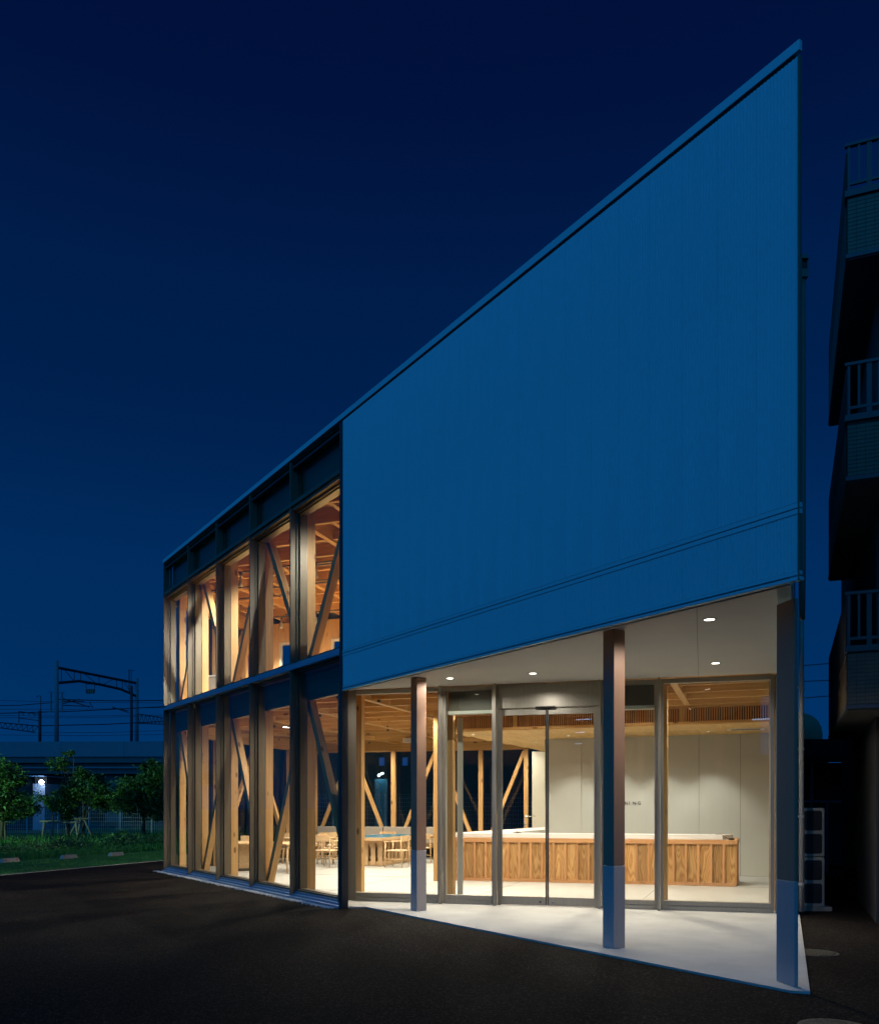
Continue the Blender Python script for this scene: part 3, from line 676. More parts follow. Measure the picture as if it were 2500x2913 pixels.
# ================================================================== COUNTER
F0 = Vector((.26, 17.86, 0)); F1 = Vector((5.64, 16.43, 0)); dF = F1 - F0; LC = dF.length
TC = Matrix.Translation(F0) @ Rz(math.degrees(math.atan2(dF.y, dF.x)))
ct = thing('service_counter', 'long L shaped wooden counter with upright battens and a white top', 'counter', TC)
n = 24; pc = LC / n
for k in range(n):
    beam('front_panel', ((k + .5) * pc, .01, .062), ((k + .5) * pc, .01, .80), pc - .002, .02, M_FIR, ct, TC, roll=Vector((0, 1, 0)))
    beam('batten', (k * pc + .02, -.022, .062), (k * pc + .02, -.022, .80), .042, .044, M_BATTEN, ct, TC, roll=Vector((0, 1, 0)))
beam('plinth_rail', (0, -.018, .031), (LC, -.018, .031), .05, .06, M_BATTEN, ct, TC)
beam('rim', (-.02, .06, .843), (LC + .03, .06, .843), .20, .082, M_BATTEN, ct, TC)
eD = Vector((.364, .931, 0)); TE2 = Matrix.Translation(F1) @ Rz(math.degrees(math.atan2(eD.y, eD.x)))
for k in range(5):
    beam('end_panel', (.12 + .23 * k, .012, .062), (.12 + .23 * k, .012, .80), .228, .02, M_FIR, ct, TE2, roll=Vector((0, 1, 0)))
    beam('batten', (.03 + .23 * k, -.012, .062), (.03 + .23 * k, -.012, .80), .034, .028, M_BATTEN, ct, TE2, roll=Vector((0, 1, 0)))
beam('plinth_rail', (.0, -.012, .031), (1.2, -.012, .031), .036, .06, M_BATTEN, ct, TE2)
beam('rim', (.05, .05, .844), (1.22, .05, .844), .16, .08, M_BATTEN, ct, TE2)
q = lambda s, n_: xy(TC @ Vector((s, n_, 0)))
prism('worktop', [q(-.02, .165), q(LC - .22, .165), q(LC + .02, .80), q(-.02, .80)], .888, .972, M_WHITE, ct)
G1, G2 = Vector((.47, 18.66, 0)), Vector((2.93, 24.0, 0))
prism('worktop', [xy(G1), xy(G1 + Vector((.9, -.24, 0))), xy(G2 + Vector((.85, -.3, 0))), xy(G2)], .90, .968, M_WHITE, ct)
prism('arm_body', [xy(G1 + Vector((.08, .02, 0))), xy(G1 + Vector((.82, -.2, 0))), xy(G2 + Vector((.78, -.32, 0))), xy(G2 + Vector((.06, -.05, 0)))], 0, .898, M_PLYC, ct)
prism('core', [q(.03, .03), q(LC - .06, .03), q(LC + .1, .74), q(.03, .74)], 0, .795, M_DARKPLY, ct)
fb = Vector((2.30, 23.35, .968))
f = MB(); f.tube([fb, fb + Vector((0, 0, .05)), fb + Vector((0, 0, .285)), fb + Vector((.02, -.003, .305)), fb + Vector((.28, -.03, .305)), fb + Vector((.285, -.03, .285))], [.026, .016, .014, .014, .014, .014], 10)
f.tube([fb + Vector((.0, 0, .06)), fb + Vector((.10, -.02, .10))], .010, 8); f.build('tap', M_STEELP, I4, ct, smooth=True)
t = thing('glass_rinser', 'small dark rinsing tray with prongs on the white worktop behind the door', 'rinser', TC @ Tr(1.28, .5, .972))
f = MB(); f.lathe([(.09, 0), (.09, .012), (.078, .012), (.075, .006), (.001, .006)], 18); f.build('tray', M_SPOTB, TC @ Tr(1.28, .5, .9725), t)
f = MB(); [f.tube([(0, 0, .006), (.04 * math.cos(a), .04 * math.sin(a), .03), (.05 * math.cos(a), .05 * math.sin(a), .05)], .004, 5) for a in (0, 1.6, 3.1, 4.7)]; f.build('prong', M_STEELP, TC @ Tr(1.28, .5, .9725), t)
t = thing('card_reader', 'small dark card reader with a cable on the right end of the counter', 'card reader', TC @ Tr(LC - .10, .12, .885))
box('body', -.05, .05, -.035, .035, 0, .03, M_BLACK, t, TC @ Tr(LC - .06, .14, .885) @ Rz(12), bev=.006); box('screen', -.03, .03, -.02, .02, .0305, .032, M_STEELP, t, TC @ Tr(LC - .06, .14, .885) @ Rz(12))
f = MB(); f.tube([TC @ Vector((LC - .11, .15, .892)), TC @ Vector((LC - .16, .18, .93)), TC @ Vector((LC - .25, .2, .99)), TC @ Vector((LC - .34, .25, .978))], .006, 6); f.build('cable', M_STEELP, I4, t, smooth=True)

# ---- lettering on the beige wall (its start is behind the middle pillar)
sg = thing('wall_lettering', 'dark raised letters on the beige wall behind the counter', 'lettering', TW @ Tr(1.9, -.01, 1.57))
for ch, s in (('N', 1.862), ('I', 1.962), ('N', 2.045), ('G', 2.158)):
    cu_ = bpy.data.curves.new('letter', 'FONT'); cu_.body = ch; cu_.size = .108; cu_.extrude = .005; cu_.materials.append(M_LETTER)
    cm = bpy.data.objects.new('letter', cu_); C.objects.link(cm); bpy.context.view_layer.update(); lm = bpy.data.meshes.new_from_object(cm.evaluated_get(bpy.context.evaluated_depsgraph_get())); bpy.data.objects.remove(cm); lm.materials.clear(); lm.materials.append(M_LETTER)
    put('letter', lm, TW @ Tr(s, -.007, 1.572) @ Matrix.Rotation(math.pi / 2, 4, 'X'), sg)

# ================================================================== FURNITURE
def leg(T, p0, p1, r0, r1, m, par, name='leg'):
    k = ('leg', tuple(round(c, 3) for c in (*p0, *p1, r0, r1)), m.name)
    if k not in CACHE:
        b = MB(); p0, p1 = Vector(p0), Vector(p1); b.tube([p0, (p0 + p1) / 2, p1], [r0, (r0 + r1) / 2 * 1.08, r1], 8); CACHE[k] = mesh(name, b.v, b.f, m, True)
    return put(name, CACHE[k], T, par)
def chair(x, y, face, label, group='oak armchairs around the hall tables', m=M_OAK):
    T = Tr(x, y, 0) @ Rz(face - 90)                     # local +y is the way it faces
    c = thing('armchair', label, 'chair', T, group)
    for s in (-1, 1):
        leg(T, (s * .25, .21, 0), (s * .245, .20, .64), .015, .019, m, c)
        leg(T, (s * .25, -.25, 0), (s * .235, -.22, .79), .015, .016, m, c)
        leg(T, (s * .243, .24, .648), (s * .238, -.22, .655), .017, .017, m, c, 'armrest')
        leg(T, (s * .245, .20, .21), (s * .245, -.23, .21), .011, .011, m, c, 'stretcher')
        leg(T, (s * .24, .20, .42), (s * .235, -.22, .41), .015, .015, m, c, 'seat_rail')
    leg(T, (-.24, .20, .42), (.24, .20, .42), .015, .015, m, c, 'seat_rail'); leg(T, (-.24, -.22, .41), (.24, -.22, .41), .015, .015, m, c, 'seat_rail')
    leg(T, (-.245, -.02, .21), (.245, -.02, .21), .011, .011, m, c, 'stretcher')
    k = ('seat', m.name)
    if k not in CACHE:
        b = MB(); nn = 6; v = []
        for i in range(nn + 1):
            for j in range(nn + 1):
                a, d_ = i / nn - .5, j / nn - .5; v.append((a * .47, d_ * .42 - .01, .435 - .022 * (1 - 4 * a * a) * (1 - 4 * d_ * d_)))
        k0 = len(v); v += [(p[0], p[1], p[2] - .022) for p in v]
        fc = []
        for i in range(nn):
            for j in range(nn):
                q_ = (i * (nn + 1) + j, (i + 1) * (nn + 1) + j, (i + 1) * (nn + 1) + j + 1, i * (nn + 1) + j + 1); fc += [q_, tuple(k0 + z for z in q_[::-1])]
        rim = [i * (nn + 1) for i in range(nn + 1)] + [nn * (nn + 1) + j for j in range(1, nn + 1)] + [i * (nn + 1) + nn for i in range(nn - 1, -1, -1)] + [j for j in range(nn - 1, 0, -1)]
        fc += [(rim[i], rim[i - 1], k0 + rim[i - 1], k0 + rim[i]) for i in range(len(rim))]
        CACHE[k] = mesh('seat', v, fc, M_CREAM, True)
        v = []; nn = 8                                  # curved back board
        for i in range(nn + 1):
            a = i / nn - .5; yb = -.225 - .05 * (1 - 4 * a * a)
            v += [(a * .5, yb - .011, .655), (a * .5, yb - .011, .80), (a * .5, yb + .011, .80), (a * .5, yb + .011, .655)]
        fc = [(i * 4 + j, i * 4 + (j + 1) % 4, (i + 1) * 4 + (j + 1) % 4, (i + 1) * 4 + j) for i in range(nn) for j in range(4)] + [(3, 2, 1, 0), (nn * 4, nn * 4 + 1, nn * 4 + 2, nn * 4 + 3)]
        CACHE[('back', m.name)] = mesh('backrest', v, fc, m)
    put('seat', CACHE[k], T, c); put('backrest', CACHE[('back', m.name)], T, c)
    return c
def table(x, y, rz, w_, d_, label, h=.70, ped=False, group='pale oak tables in the lower hall'):
    T = Tr(x, y, 0) @ Rz(rz); t = thing('oak_table', label, 'table', T, group)
    beam('table_top', (-w_ / 2, 0, h - .018), (w_ / 2, 0, h - .018), d_, .036, M_OAK, t, T, bev=.006)
    if ped:
        box('pedestal', -.18, .18, -.18, .18, .06, h - .038, M_OAK, t, T); box('base', -.34, .34, -.26, .26, 0, .06, M_DARKPLY, t, T)
    else:
        for a in (-1, 1):
            for b in (-1, 1): leg(T, (a * (w_ / 2 - .05), b * (d_ / 2 - .05), 0), (a * (w_ / 2 - .09), b * (d_ / 2 - .08), h - .036), .02, .026, M_OAK, t)
            beam('apron_rail', (a * (w_ / 2 - .09), -d_ / 2 + .09, h - .075), (a * (w_ / 2 - .09), d_ / 2 - .09, h - .075), .022, .07, M_OAK, t, T)
        for b in (-1, 1): beam('apron_rail', (-w_ / 2 + .1, b * (d_ / 2 - .08), h - .075), (w_ / 2 - .1, b * (d_ / 2 - .08), h - .075), .022, .07, M_OAK, t, T)
    return t
FA = -56
table(-4.72, 20.75, FA, 1.2, .70, 'oak pedestal table behind the third ground floor window', h=.68, ped=True)
table(-3.55, 20.35, FA, 1.25, .72, 'four legged oak table behind the fourth ground floor window', h=.68)
table(-3.55, 23.3, -20, 1.3, .75, 'oak table in the middle of the left hall, behind the single armchair')
for i, (t_, lb) in enumerate(((6.0, 'oak table at the back wall bench, at the far left corner'), (4.3, 'oak table at the back wall bench, next to the corner one'), (2.9, 'oak table at the back wall bench, beyond the shared table'))):
    p = BK(t_, -1.05); table(p.x, p.y, -15, .75, .7, lb)
# bench along the back wall
Tb = Matrix.Translation(BK(6.7, -.28)) @ Rz(-15)
bn = thing('wall_bench', 'long wall bench with grey upholstered back under the rear windows', 'bench', Tb)
beam('seat', (0, -.28, .36), (4.4, -.28, .36), .46, .10, M_OAK, bn, Tb)
for k in range(4): box('back_cushion', .01 + 1.1 * k, 1.09 + 1.1 * k, -.07, .05, .42, .92, M_BENCH, bn, Tb, bev=.015)
for k in range(5): box('support', .02 + 1.07 * k, .08 + 1.07 * k, -.46, -.04, 0, .31, M_OAK, bn, Tb)
Tb = Matrix.Translation(fa(.15, .75)) @ Rz(math.degrees(math.atan2(ew.y, ew.x)))
bn = thing('window_bench', 'low oak bench with pale seat along the far end windows', 'bench', Tb)
beam('seat', (1.0, -.52, .40), (5.2, -.52, .40), .42, .05, M_OAK, bn, Tb); box('cushion', 1.02, 5.18, -.72, -.33, .426, .47, M_CREAM, bn, Tb, bev=.012)
for k in range(4): box('support', 1.1 + 1.33 * k, 1.16 + 1.33 * k, -.70, -.36, 0, .374, M_OAK, bn, Tb)
chair(-2.86, 21.98, 62, 'oak armchair seen from behind in the widest ground floor window')
chair(-1.09, 21.84, 160, 'oak armchair at the near side of the shared table, left of the slim pillar')
chair(-.55, 23.35, 160, 'oak armchair half hidden behind the slim pillar at the shared table')
chair(-2.95, 23.2, -20, 'oak armchair on the far left side of the shared table, its back to the windows')
chair(-4.25, 24.3, 70, 'oak armchair behind the fourth ground floor brace, near the end wall')
chair(-3.25, 25.0, 100, 'oak armchair facing the back bench, just right of the fifth column')
chair(-1.6, 25.25, 250, 'oak armchair beyond the shared table, facing the entrance')
chair(-4.9, 22.0, 120, 'oak armchair behind the second ground floor window', )

Tc = Tr(-5.62, 22.2, 3.93) @ Rz(math.degrees(math.atan2(ew.y, ew.x)))
cb = thing('upper_cabinet', 'grey cabinet with a white top behind the second upper window', 'cabinet', Tc)
box('carcass', -.6, .6, -.22, .22, 0, .86, M_BENCH, cb, Tc); box('cabinet_top', -.63, .63, -.25, .25, .862, .90, M_WHITE, cb, Tc, bev=.006)
# big shared table: blue sky reflection painted into its top, slatted base
pT = Vector((-1.47, 21.9, 0)); TT = Matrix.Translation(pT) @ Rz(-20)
tt = thing('shared_table', 'big shared table with a blue sky reflection painted into its top and slatted wooden base', 'table', TT)
box('table_top', -1.26, -.02, .02, 3.0, .722, .742, M_SKYTINT, tt, TT)
for nm, p0, p1, wd in (('edge_board', (-1.28, -.01, .70), (0, -.01, .70), .06), ('edge_board', (-1.28, 3.03, .70), (0, 3.03, .70), .06)):
    beam(nm, p0, p1, wd, .08, M_OAK, tt, TT)
for x_ in (.0, -1.28): beam('edge_board', (x_, .021, .70), (x_, 2.999, .70), .036, .08, M_OAK, tt, TT)
beam('under_board', (-1.26, 1.5, .70), (-.02, 1.5, .70), 2.95, .04, M_OAK, tt, TT)
for y_ in (.25, 2.7):
    for k in range(6): beam('slat', (-1.15 + .2 * k, y_, .01), (-1.15 + .2 * k, y_, .58), .115, .03, M_OAK, tt, TT, roll=Vector((0, 1, 0)))
    beam('top_rail', (-1.22, y_, .63), (-.08, y_, .63), .05, .095, M_OAK, tt, TT); beam('bottom_rail', (-1.2, y_ + .06, .06), (-.1, y_ + .06, .06), .05, .11, M_OAK, tt, TT)
for x_ in (-.22, -1.05):
    for k in range(9): beam('slat', (x_, .45 + .25 * k, .01), (x_, .45 + .25 * k, .66), .115, .03, M_OAK, tt, TT, roll=Vector((1, 0, 0)))
    beam('bottom_rail', (x_ + .05, .3, .06), (x_ + .05, 2.65, .06), .05, .11, M_OAK, tt, TT)
# ================================================================== OUTSIDE, RIGHT SIDE
# flue and downpipe on the side wall
pD = Tr(3.578, 8.5, 0)
t = thing('vent_duct', 'slim olive vent duct with louvred hood on the hall side wall', 'duct', pD)
f = MB(); f.tube([(0, 0, 3.36), (0, 0, 3.9), (0, 0, 6.72)], [.028, .034, .034], 16); f.build('pipe', M_DUCT, pD, t, smooth=True)
f = MB(); f.box(-.042, .042, -.05, .05, 6.72, 6.90); f.tube([(0, -.05, 6.90), (0, .05, 6.90)], .042, 18); f.build('hood', M_DUCT, pD, t)
f = MB()
for k in range(4): f.box(-.026 + .015 * k, -.018 + .015 * k, -.054, -.0505, 6.80, 6.88)
f.build('louvre', M_BLACK, pD, t)
pP = Tr(5.145, 12.25, 0)
t = thing('downpipe', 'beige rainwater downpipe at the right corner of the entrance', 'downpipe', pP)
f = MB(); f.tube([(0, 0, .02), (0, 0, 3.2), (0, 0, 7.0)], .036, 14); f.build('pipe', M_PIPE, pP, t, smooth=True)
for z in (.42, 1.38, 2.34, 3.22):
    f = MB(); f.tube([(0, 0, z - .02), (0, 0, z + .02)], .043, 14); f.box(-.12, 0, -.008, .008, z - .012, z + .012); f.build('bracket', M_PIPE, pP, t)
# outdoor units, one stacked on the other
def unit(z, label):
    T = Tr(5.53, 12.75, z) @ Rz(-8)
    t = thing('outdoor_unit', label, 'air conditioner', T, 'stacked outdoor units')
    box('case', -.165, .165, 0, .80, .0, .725, M_ACCASE, t, T, bev=.012)
    for k in range(2):
        z0 = .045 + .345 * k
        f = MB(); a = .03; x0, x1, z1 = -.125, .125, z0 + .295
        f.box(x0, x1, -.0035, -.001, z0 + a, z1 - a); f.box(x0 + a, x1 - a, -.0035, -.001, z0, z0 + a); f.box(x0 + a, x1 - a, -.0035, -.001, z1 - a, z1)
        for cx_, cz_, s_ in ((x0 + a, z0 + a, 180), (x1 - a, z0 + a, 270), (x1 - a, z1 - a, 0), (x0 + a, z1 - a, 90)):
            v = [(cx_, -.0035, cz_)] + [(cx_ + a * math.cos(math.radians(s_ + 22.5 * i)), -.0035, cz_ + a * math.sin(math.radians(s_ + 22.5 * i))) for i in range(5)]
            f.add(v, [tuple(range(6))])
        g = f.build('fan_opening', M_ACDARK, T, t)
        f = MB()
        for j in range(12): f.box(x0 + .012, x1 - .012, -.012, -.006, z0 + .03 + j * .0205, z0 + .036 + j * .0205)
        f.build('grille_bars', M_ACDARK, T, g)
    return t
unit(.04, 'lower one of two stacked beige outdoor units beyond the right pillar'); unit(.775, 'upper one of two stacked beige outdoor units beyond the right pillar')
structure(box('unit_plinth', 5.30, 5.78, 12.68, 13.6, -.05, .04, M_KERB))
def manhole(x, y, r, label):
    t = thing('manhole_cover', label, 'manhole cover', Tr(x, y, -.022))
    f = MB(); f.lathe([(r, 0), (r, .008), (r * .94, .008)], 32); f.build('rim', M_IRON, Tr(x, y, -.022), t)
    f = MB(); f.lathe([(r * .93, .004), (r * .93, .010), (.001, .010)], 32)
    for i in range(-6, 7):
        for j in range(-6, 7):
            if i * i + j * j < 38: f.box(i * r * .138 - .012, i * r * .138 + .012, j * r * .138 - .012, j * r * .138 + .012, .0101, .0145)
    f.build('lid', M_IRON, Tr(x, y, -.022), t)
manhole(3.92, 9.0, .235, 'round patterned iron cover in the asphalt right of the near pillar')
manhole(2.73, 5.95, .24, 'round iron cover at the very bottom edge, right of the apron tip')

# ---- flats next door
fb_ = thing('neighbour_flats', 'dark block of flats with tiled balconies rising on the right', 'building', TN)
for lv, (zb, zp, zr) in enumerate(((2.72, 3.42, 4.16), (5.53, 6.26, 6.98), (8.27, 9.02, 9.68))):
    bal = put('balcony', None, TN @ Tr(0, 0, zb), fb_)
    box('slab', .0, 4.0, .0, 5.0, zb, zb + .05, M_RAILING, bal, TN)
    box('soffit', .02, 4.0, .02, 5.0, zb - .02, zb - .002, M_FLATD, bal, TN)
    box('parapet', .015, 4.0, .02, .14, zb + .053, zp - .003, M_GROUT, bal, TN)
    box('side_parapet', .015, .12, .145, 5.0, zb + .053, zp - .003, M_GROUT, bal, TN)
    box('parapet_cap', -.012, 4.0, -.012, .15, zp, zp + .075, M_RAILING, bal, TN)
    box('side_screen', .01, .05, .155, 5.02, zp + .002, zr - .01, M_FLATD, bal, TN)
    box('hand_rail', -.01, 4.0, -.005, .05, zr - .035, zr, M_RAILING, bal, TN); box('lower_rail', .03, 4.0, .005, .035, zp + .145, zp + .18, M_RAILING, bal, TN)
    for k in range(16):
        x_ = .035 + .112 * k; big = k % 4 == 2
        box('rail_post', x_ - (.028 if big else .014), x_ + (.028 if big else .014), .008, .034, (zp + .076) if big or k == 0 else zp + .18, zr - .036, M_RAILING, bal, TN)
    f = MB(); rows = int((zp - zb - .06) / .048)
    for r in range(rows):
        for k in range(26): f.box(.022 + .1 * k, .118 + .1 * k, .012, .0195, zb + .058 + r * .048, zb + .1 + r * .048)
        for k in range(48): f.box(.006, .0145, .16 + .1 * k, .256 + .1 * k, zb + .058 + r * .048, zb + .1 + r * .048)
    f.build('tile_cladding', M_TILE, TN, bal, kind='stuff')
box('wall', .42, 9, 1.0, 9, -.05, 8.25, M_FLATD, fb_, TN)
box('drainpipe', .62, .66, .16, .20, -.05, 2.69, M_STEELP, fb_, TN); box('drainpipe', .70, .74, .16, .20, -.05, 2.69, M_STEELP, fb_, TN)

# ---- shelter, tank and wires at the back right
t = thing('bike_shelter', 'dark open shelter with a flat roof behind the outdoor units', 'shelter', Tr(8.9, 20, 0))
box('roof', 8.2, 12.5, 20, 23, 2.72, 3.10, M_POLED, t); box('gutter', 8.2, 9.55, 19.93, 19.99, 2.60, 2.70, M_DARK, t)
for x_ in (8.66, 9.48): box('post', x_ - .03, x_ + .03, 20.02, 20.08, -.05, 2.71, M_STEEL, t)
box('rail', 8.2, 9.45, 20.0, 20.015, 1.63, 1.67, M_SILL, t); box('rail_post', 8.98, 9.02, 20.0, 20.015, .0, 1.629, M_SILL, t)
box('back_panel', 8.2, 12.5, 22.9, 22.95, -.05, 2.70, M_FLATD, t)
t = thing('water_tank', 'tan domed storage tank above the shelter roof', 'tank', Tr(10.0, 24.5, 0))
f = MB(); f.lathe([(.82, 2.4), (.82, 3.60), (.79, 3.78), (.70, 3.96), (.55, 4.10), (.33, 4.19), (.12, 4.22)], 32); f.build('shell', M_TANK, Tr(10.0, 24.5, 0), t, smooth=True)
for a in range(4): box('leg', -.04, .04, -.04, .04, -.05, 2.41, M_POLED, t, Tr(10.0 + .6 * math.cos(a * 1.57 + .7), 24.5 + .6 * math.sin(a * 1.57 + .7), 0))
f = MB(); f.box(-.05, .05, -.05, .05, 4.22, 4.27); f.tube([(0, 0, 4.27), (0, 0, 4.36)], .02, 6); f.build('vent_cap', M_DARK, Tr(9.95, 24.5, 0), t)
for i, (z, dz) in enumerate(((14.6, .9), (13.4, .35), (11.6, .8))):
    f = MB(); f.tube([(15, 78, z), (28, 80, z - .35), (40, 82, z + dz)], .045, 5)
    tag(f.build('power_line', M_WIRE, I4), ['topmost', 'middle', 'lowest'][i] + ' of the three black wires between the downpipe and the flats', 'wire', 'wires beside the flats')

# ================================================================== OUTSIDE, LEFT: lawn, kerb, wheel stops
sheet('lawn', [ed(-30, .1), ed(60, .1), ed(60, 30), ed(-30, 30)], -0.018, M_LAWN)
k = MB()
for i in range(46): k.box(-.03, .03, i * 1.0 - 20, i * 1.0 - 20 + .992, -.09, .018)
structure(k.build('lawn_kerb', M_KERB, Tr(EDGE.x, EDGE.y, -.03) @ Rz(-19.66)))
TL = Tr(EDGE.x, EDGE.y, -.03) @ Rz(-19.66)
structure(box('bay_edging', -1.72, -.07, 8.0, 8.14, .0, .05, M_KERB, None, TL @ Tr(0, 0, 0)))
lbl = ['concrete wheel stop at the left edge of the photo', 'concrete wheel stop in front of the staked middle tree', 'concrete wheel stop nearest the glass hall']
for i, (x, y) in enumerate(((-12.0, 24.05), (-11.08, 25.75), (-10.22, 27.23))):
    T = Tr(x, y, -.018) @ Rz(70.3); t = thing('wheel_stop', lbl[i], 'wheel stop', T, 'wheel stops on the lawn bays')
    f = MB(); v = [(-.30, -.075, 0), (.30, -.075, 0), (.30, .075, 0), (-.30, .075, 0), (-.26, -.05, .115), (.26, -.05, .115), (.26, .05, .115), (-.26, .05, .115)]; f.add(v, BF); f.build('block', M_KERB, T, t)
    if i == 0:
        for a in (-.2, .2): box('reflector', a - .03, a + .03, -.068, -.062, .05, .08, mat('red reflector', (.3, .03, .02), .4), t, T)

def blades(name, n, region, h0, h1, m, label=None, seed=1, wdt=.012):
    r = random.Random(seed); v = []; f = []
    for i in range(n):
        x, y = region(r); h = r.uniform(h0, h1); a = r.uniform(0, 6.283); l = r.uniform(0, .5) * h; w_ = wdt * r.uniform(.6, 1.4)
        c, s = math.cos(a), math.sin(a); b = r.uniform(0, 6.283); o = len(v)
        v += [(x - c * w_, y - s * w_, 0), (x + c * w_, y + s * w_, 0), (x + math.cos(b) * l, y + math.sin(b) * l, h)]; f.append((o, o + 1, o + 2))
    o = put(name, mesh(name, v, f, m), Tr(0, 0, -.018)); o['kind'] = 'stuff'
    if label: o['label'] = label
    return o
def rl(t0, t1, n0, n1): return lambda r: ed(r.uniform(t0, t1), r.uniform(n0, n1))
blades('grass', 45000, rl(-3, 24, .12, 3.7), .010, .035, M_BLADE, 'short mown grass of the parking bays', 3, .008)
blades('tall_grass', 14000, rl(3, 28, 3.9, 6.0), .06, .26, M_BLADE, 'rough longer grass between the lawn bays and the shrubs', 4, .014)
blades('weeds', 9000, rl(-2, 40, 7, 16), .1, .4, M_BLADE, 'rough grass under the trees', 5, .02)

def leafcloud(n, blobs, size, seed, flat=.5):
    """leaf faces gathered round twig ends inside a crown's lobes, in three tones"""
    r = random.Random(seed); v = []; f = []; mi = []; tot = sum(b[3] * b[4] * b[5] for b in blobs)
    for (cx_, cy_, cz_, rx, ry, rz_) in blobs:
        k = int(n * rx * ry * rz_ / tot); tw = max(6, k // 26); tips = []
        for i in range(tw):
            while True:
                p = Vector((r.gauss(0, 1), r.gauss(0, 1), r.gauss(0, 1)))
                if p.length > .01: break
            p = p.normalized() * (r.random() ** .45) * r.uniform(.82, 1.12)
            tips.append((cx_ + p.x * rx, cy_ + p.y * ry, cz_ + p.z * rz_, r.choice((0, 0, 1, 1, 2))))
        for i in range(k):
            t = r.choice(tips); sp_ = .16 * (rx + rz_)
            x, y, z = (t[0] + r.gauss(0, sp_ * .55), t[1] + r.gauss(0, sp_ * .55), t[2] + r.gauss(0, sp_ * .38))
            s = size * r.uniform(.6, 1.35); a, b_, c = r.uniform(0, 6.283), r.gauss(0, flat), r.gauss(0, flat)
            R = Euler((b_, c, a)).to_matrix(); o = len(v)
            for q in ((-s, 0, 0), (0, -s * .38, 0), (s, 0, -s * .2), (0, s * .38, 0)):
                w_ = R @ Vector(q); v.append((x + w_.x, y + w_.y, z + w_.z))
            f.append((o, o + 1, o + 2, o + 3)); mi.append(t[3])
    return v, f, mi
def tree(x, y, label, h, trunk_r, blobs, n, size, seed, lean=0.0, limbs=6, stems=()):
    T = Tr(x, y, -.06); t = thing('tree', label, 'tree', T, 'young trees beyond the car park')
    r = random.Random(seed); tk = MB()
    tk.tube([(0, 0, 0), (.02, 0, h * .25), (lean * .5, .03, h * .5), (lean, .05, h * .85)], [trunk_r, trunk_r * .8, trunk_r * .6, trunk_r * .2], 8)
    for i in range(limbs):
        b = blobs[i % len(blobs)]; z0 = h * r.uniform(.22, .6)
        e_ = Vector((b[0] + r.uniform(-.5, .5) * b[3], b[1] + r.uniform(-.5, .5) * b[4], b[2] + r.uniform(-.2, .5) * b[5]))
        s_ = Vector((lean * z0 / h, .03, z0)); m_ = (s_ + e_) / 2 + Vector((0, 0, .1)); tk.tube([s_, m_, e_], [trunk_r * .42, trunk_r * .28, trunk_r * .1], 6)
    for p0, p1 in stems: tk.tube([p0, [(a + b) / 2 + .03 for a, b in zip(p0, p1)], p1], [trunk_r * .5, trunk_r * .4, trunk_r * .2], 6)
    tk.build('trunk', M_BARK, T, t, smooth=True)
    v, f, mi = leafcloud(int(n * 1.5), blobs, size, seed); b = MB(); b.v, b.f, b.mi = v, f, mi
    b.build('crown', M_LEAF, T, t)
    return t
tree(-16.8, 39.0, 'slim staked tree with two bare stems rising above its crown, middle of the grove', 3.6, .065,
     [(-.15, 0, 1.75, .75, .7, .55), (.25, .1, 2.35, .75, .7, .5), (-.5, .1, 3.55, .50, .5, .38), (.05, 0, 1.25, .45, .5, .35), (.55, .2, 3.2, .35, .4, .3), (.1, 0, 4.05, .38, .35, .16)], 4200, .085, 11,
     stems=(((-.0, 0, 2.0), (-.3, 0, 3.6)), ((.12, 0, 2.0), (.25, 0, 4.0))))
tree(-15.3, 44.5, 'dense round tree whose crown touches the corner of the glass hall', 3.3, .11,
     [(-.3, 0, 2.2, 1.2, 1.0, 1.0), (.7, .2, 3.1, 1.0, .9, .85), (-1.1, 0, 1.9, .7, .8, .75), (.9, 0, 1.6, .9, .9, .7), (.3, 0, 3.75, .6, .6, .4)], 7500, .10, 12)
tree(-18.2, 44.0, 'dark tree on a slanting tripod of stakes, behind the slim middle tree', 3.2, .08,
     [(.3, .2, 2.5, 1.1, .9, .7), (.9, .2, 2.0, .8, .7, .6), (.1, 0, 3.2, .7, .6, .4)], 4000, .10, 13)
tree(-18.9, 37.2, 'leafy tree cut off by the left edge of the photo', 3.4, .09,
     [(-.2, 0, 2.2, .9, .9, .8), (.35, 0, 2.9, .7, .7, .6), (.2, 0, 1.5, .6, .7, .5), (-.5, 0, 3.4, .7, .7, .45), (.55, 0, 2.0, .4, .5, .4)], 5200, .09, 14)
tree(-18.25, 40.6, 'thin small tree in front of the bright shed lamp', 2.5, .04,
     [(0, 0, 1.75, .45, .4, .32), (.25, 0, 2.15, .3, .3, .25), (-.3, 0, 2.0, .35, .3, .22)], 1300, .07, 15)
tree(-21.2, 42.0, 'dark broad tree low at the far left behind the leafy one', 2.6, .10,
     [(0, 0, 1.5, 1.5, 1.0, .75), (.9, .2, 1.7, .9, .8, .6), (-1.2, 0, 1.9, 1.1, .9, .7)], 4600, .10, 16)
tree(-13.0, 47.0, 'large dark tree mostly hidden behind the corner of the glass hall', 3.9, .12, [(0, 0, 2.5, 1.4, 1.2, 1.2), (-.8, 0, 1.9, 1.0, .9, .8)], 3600, .10, 17)

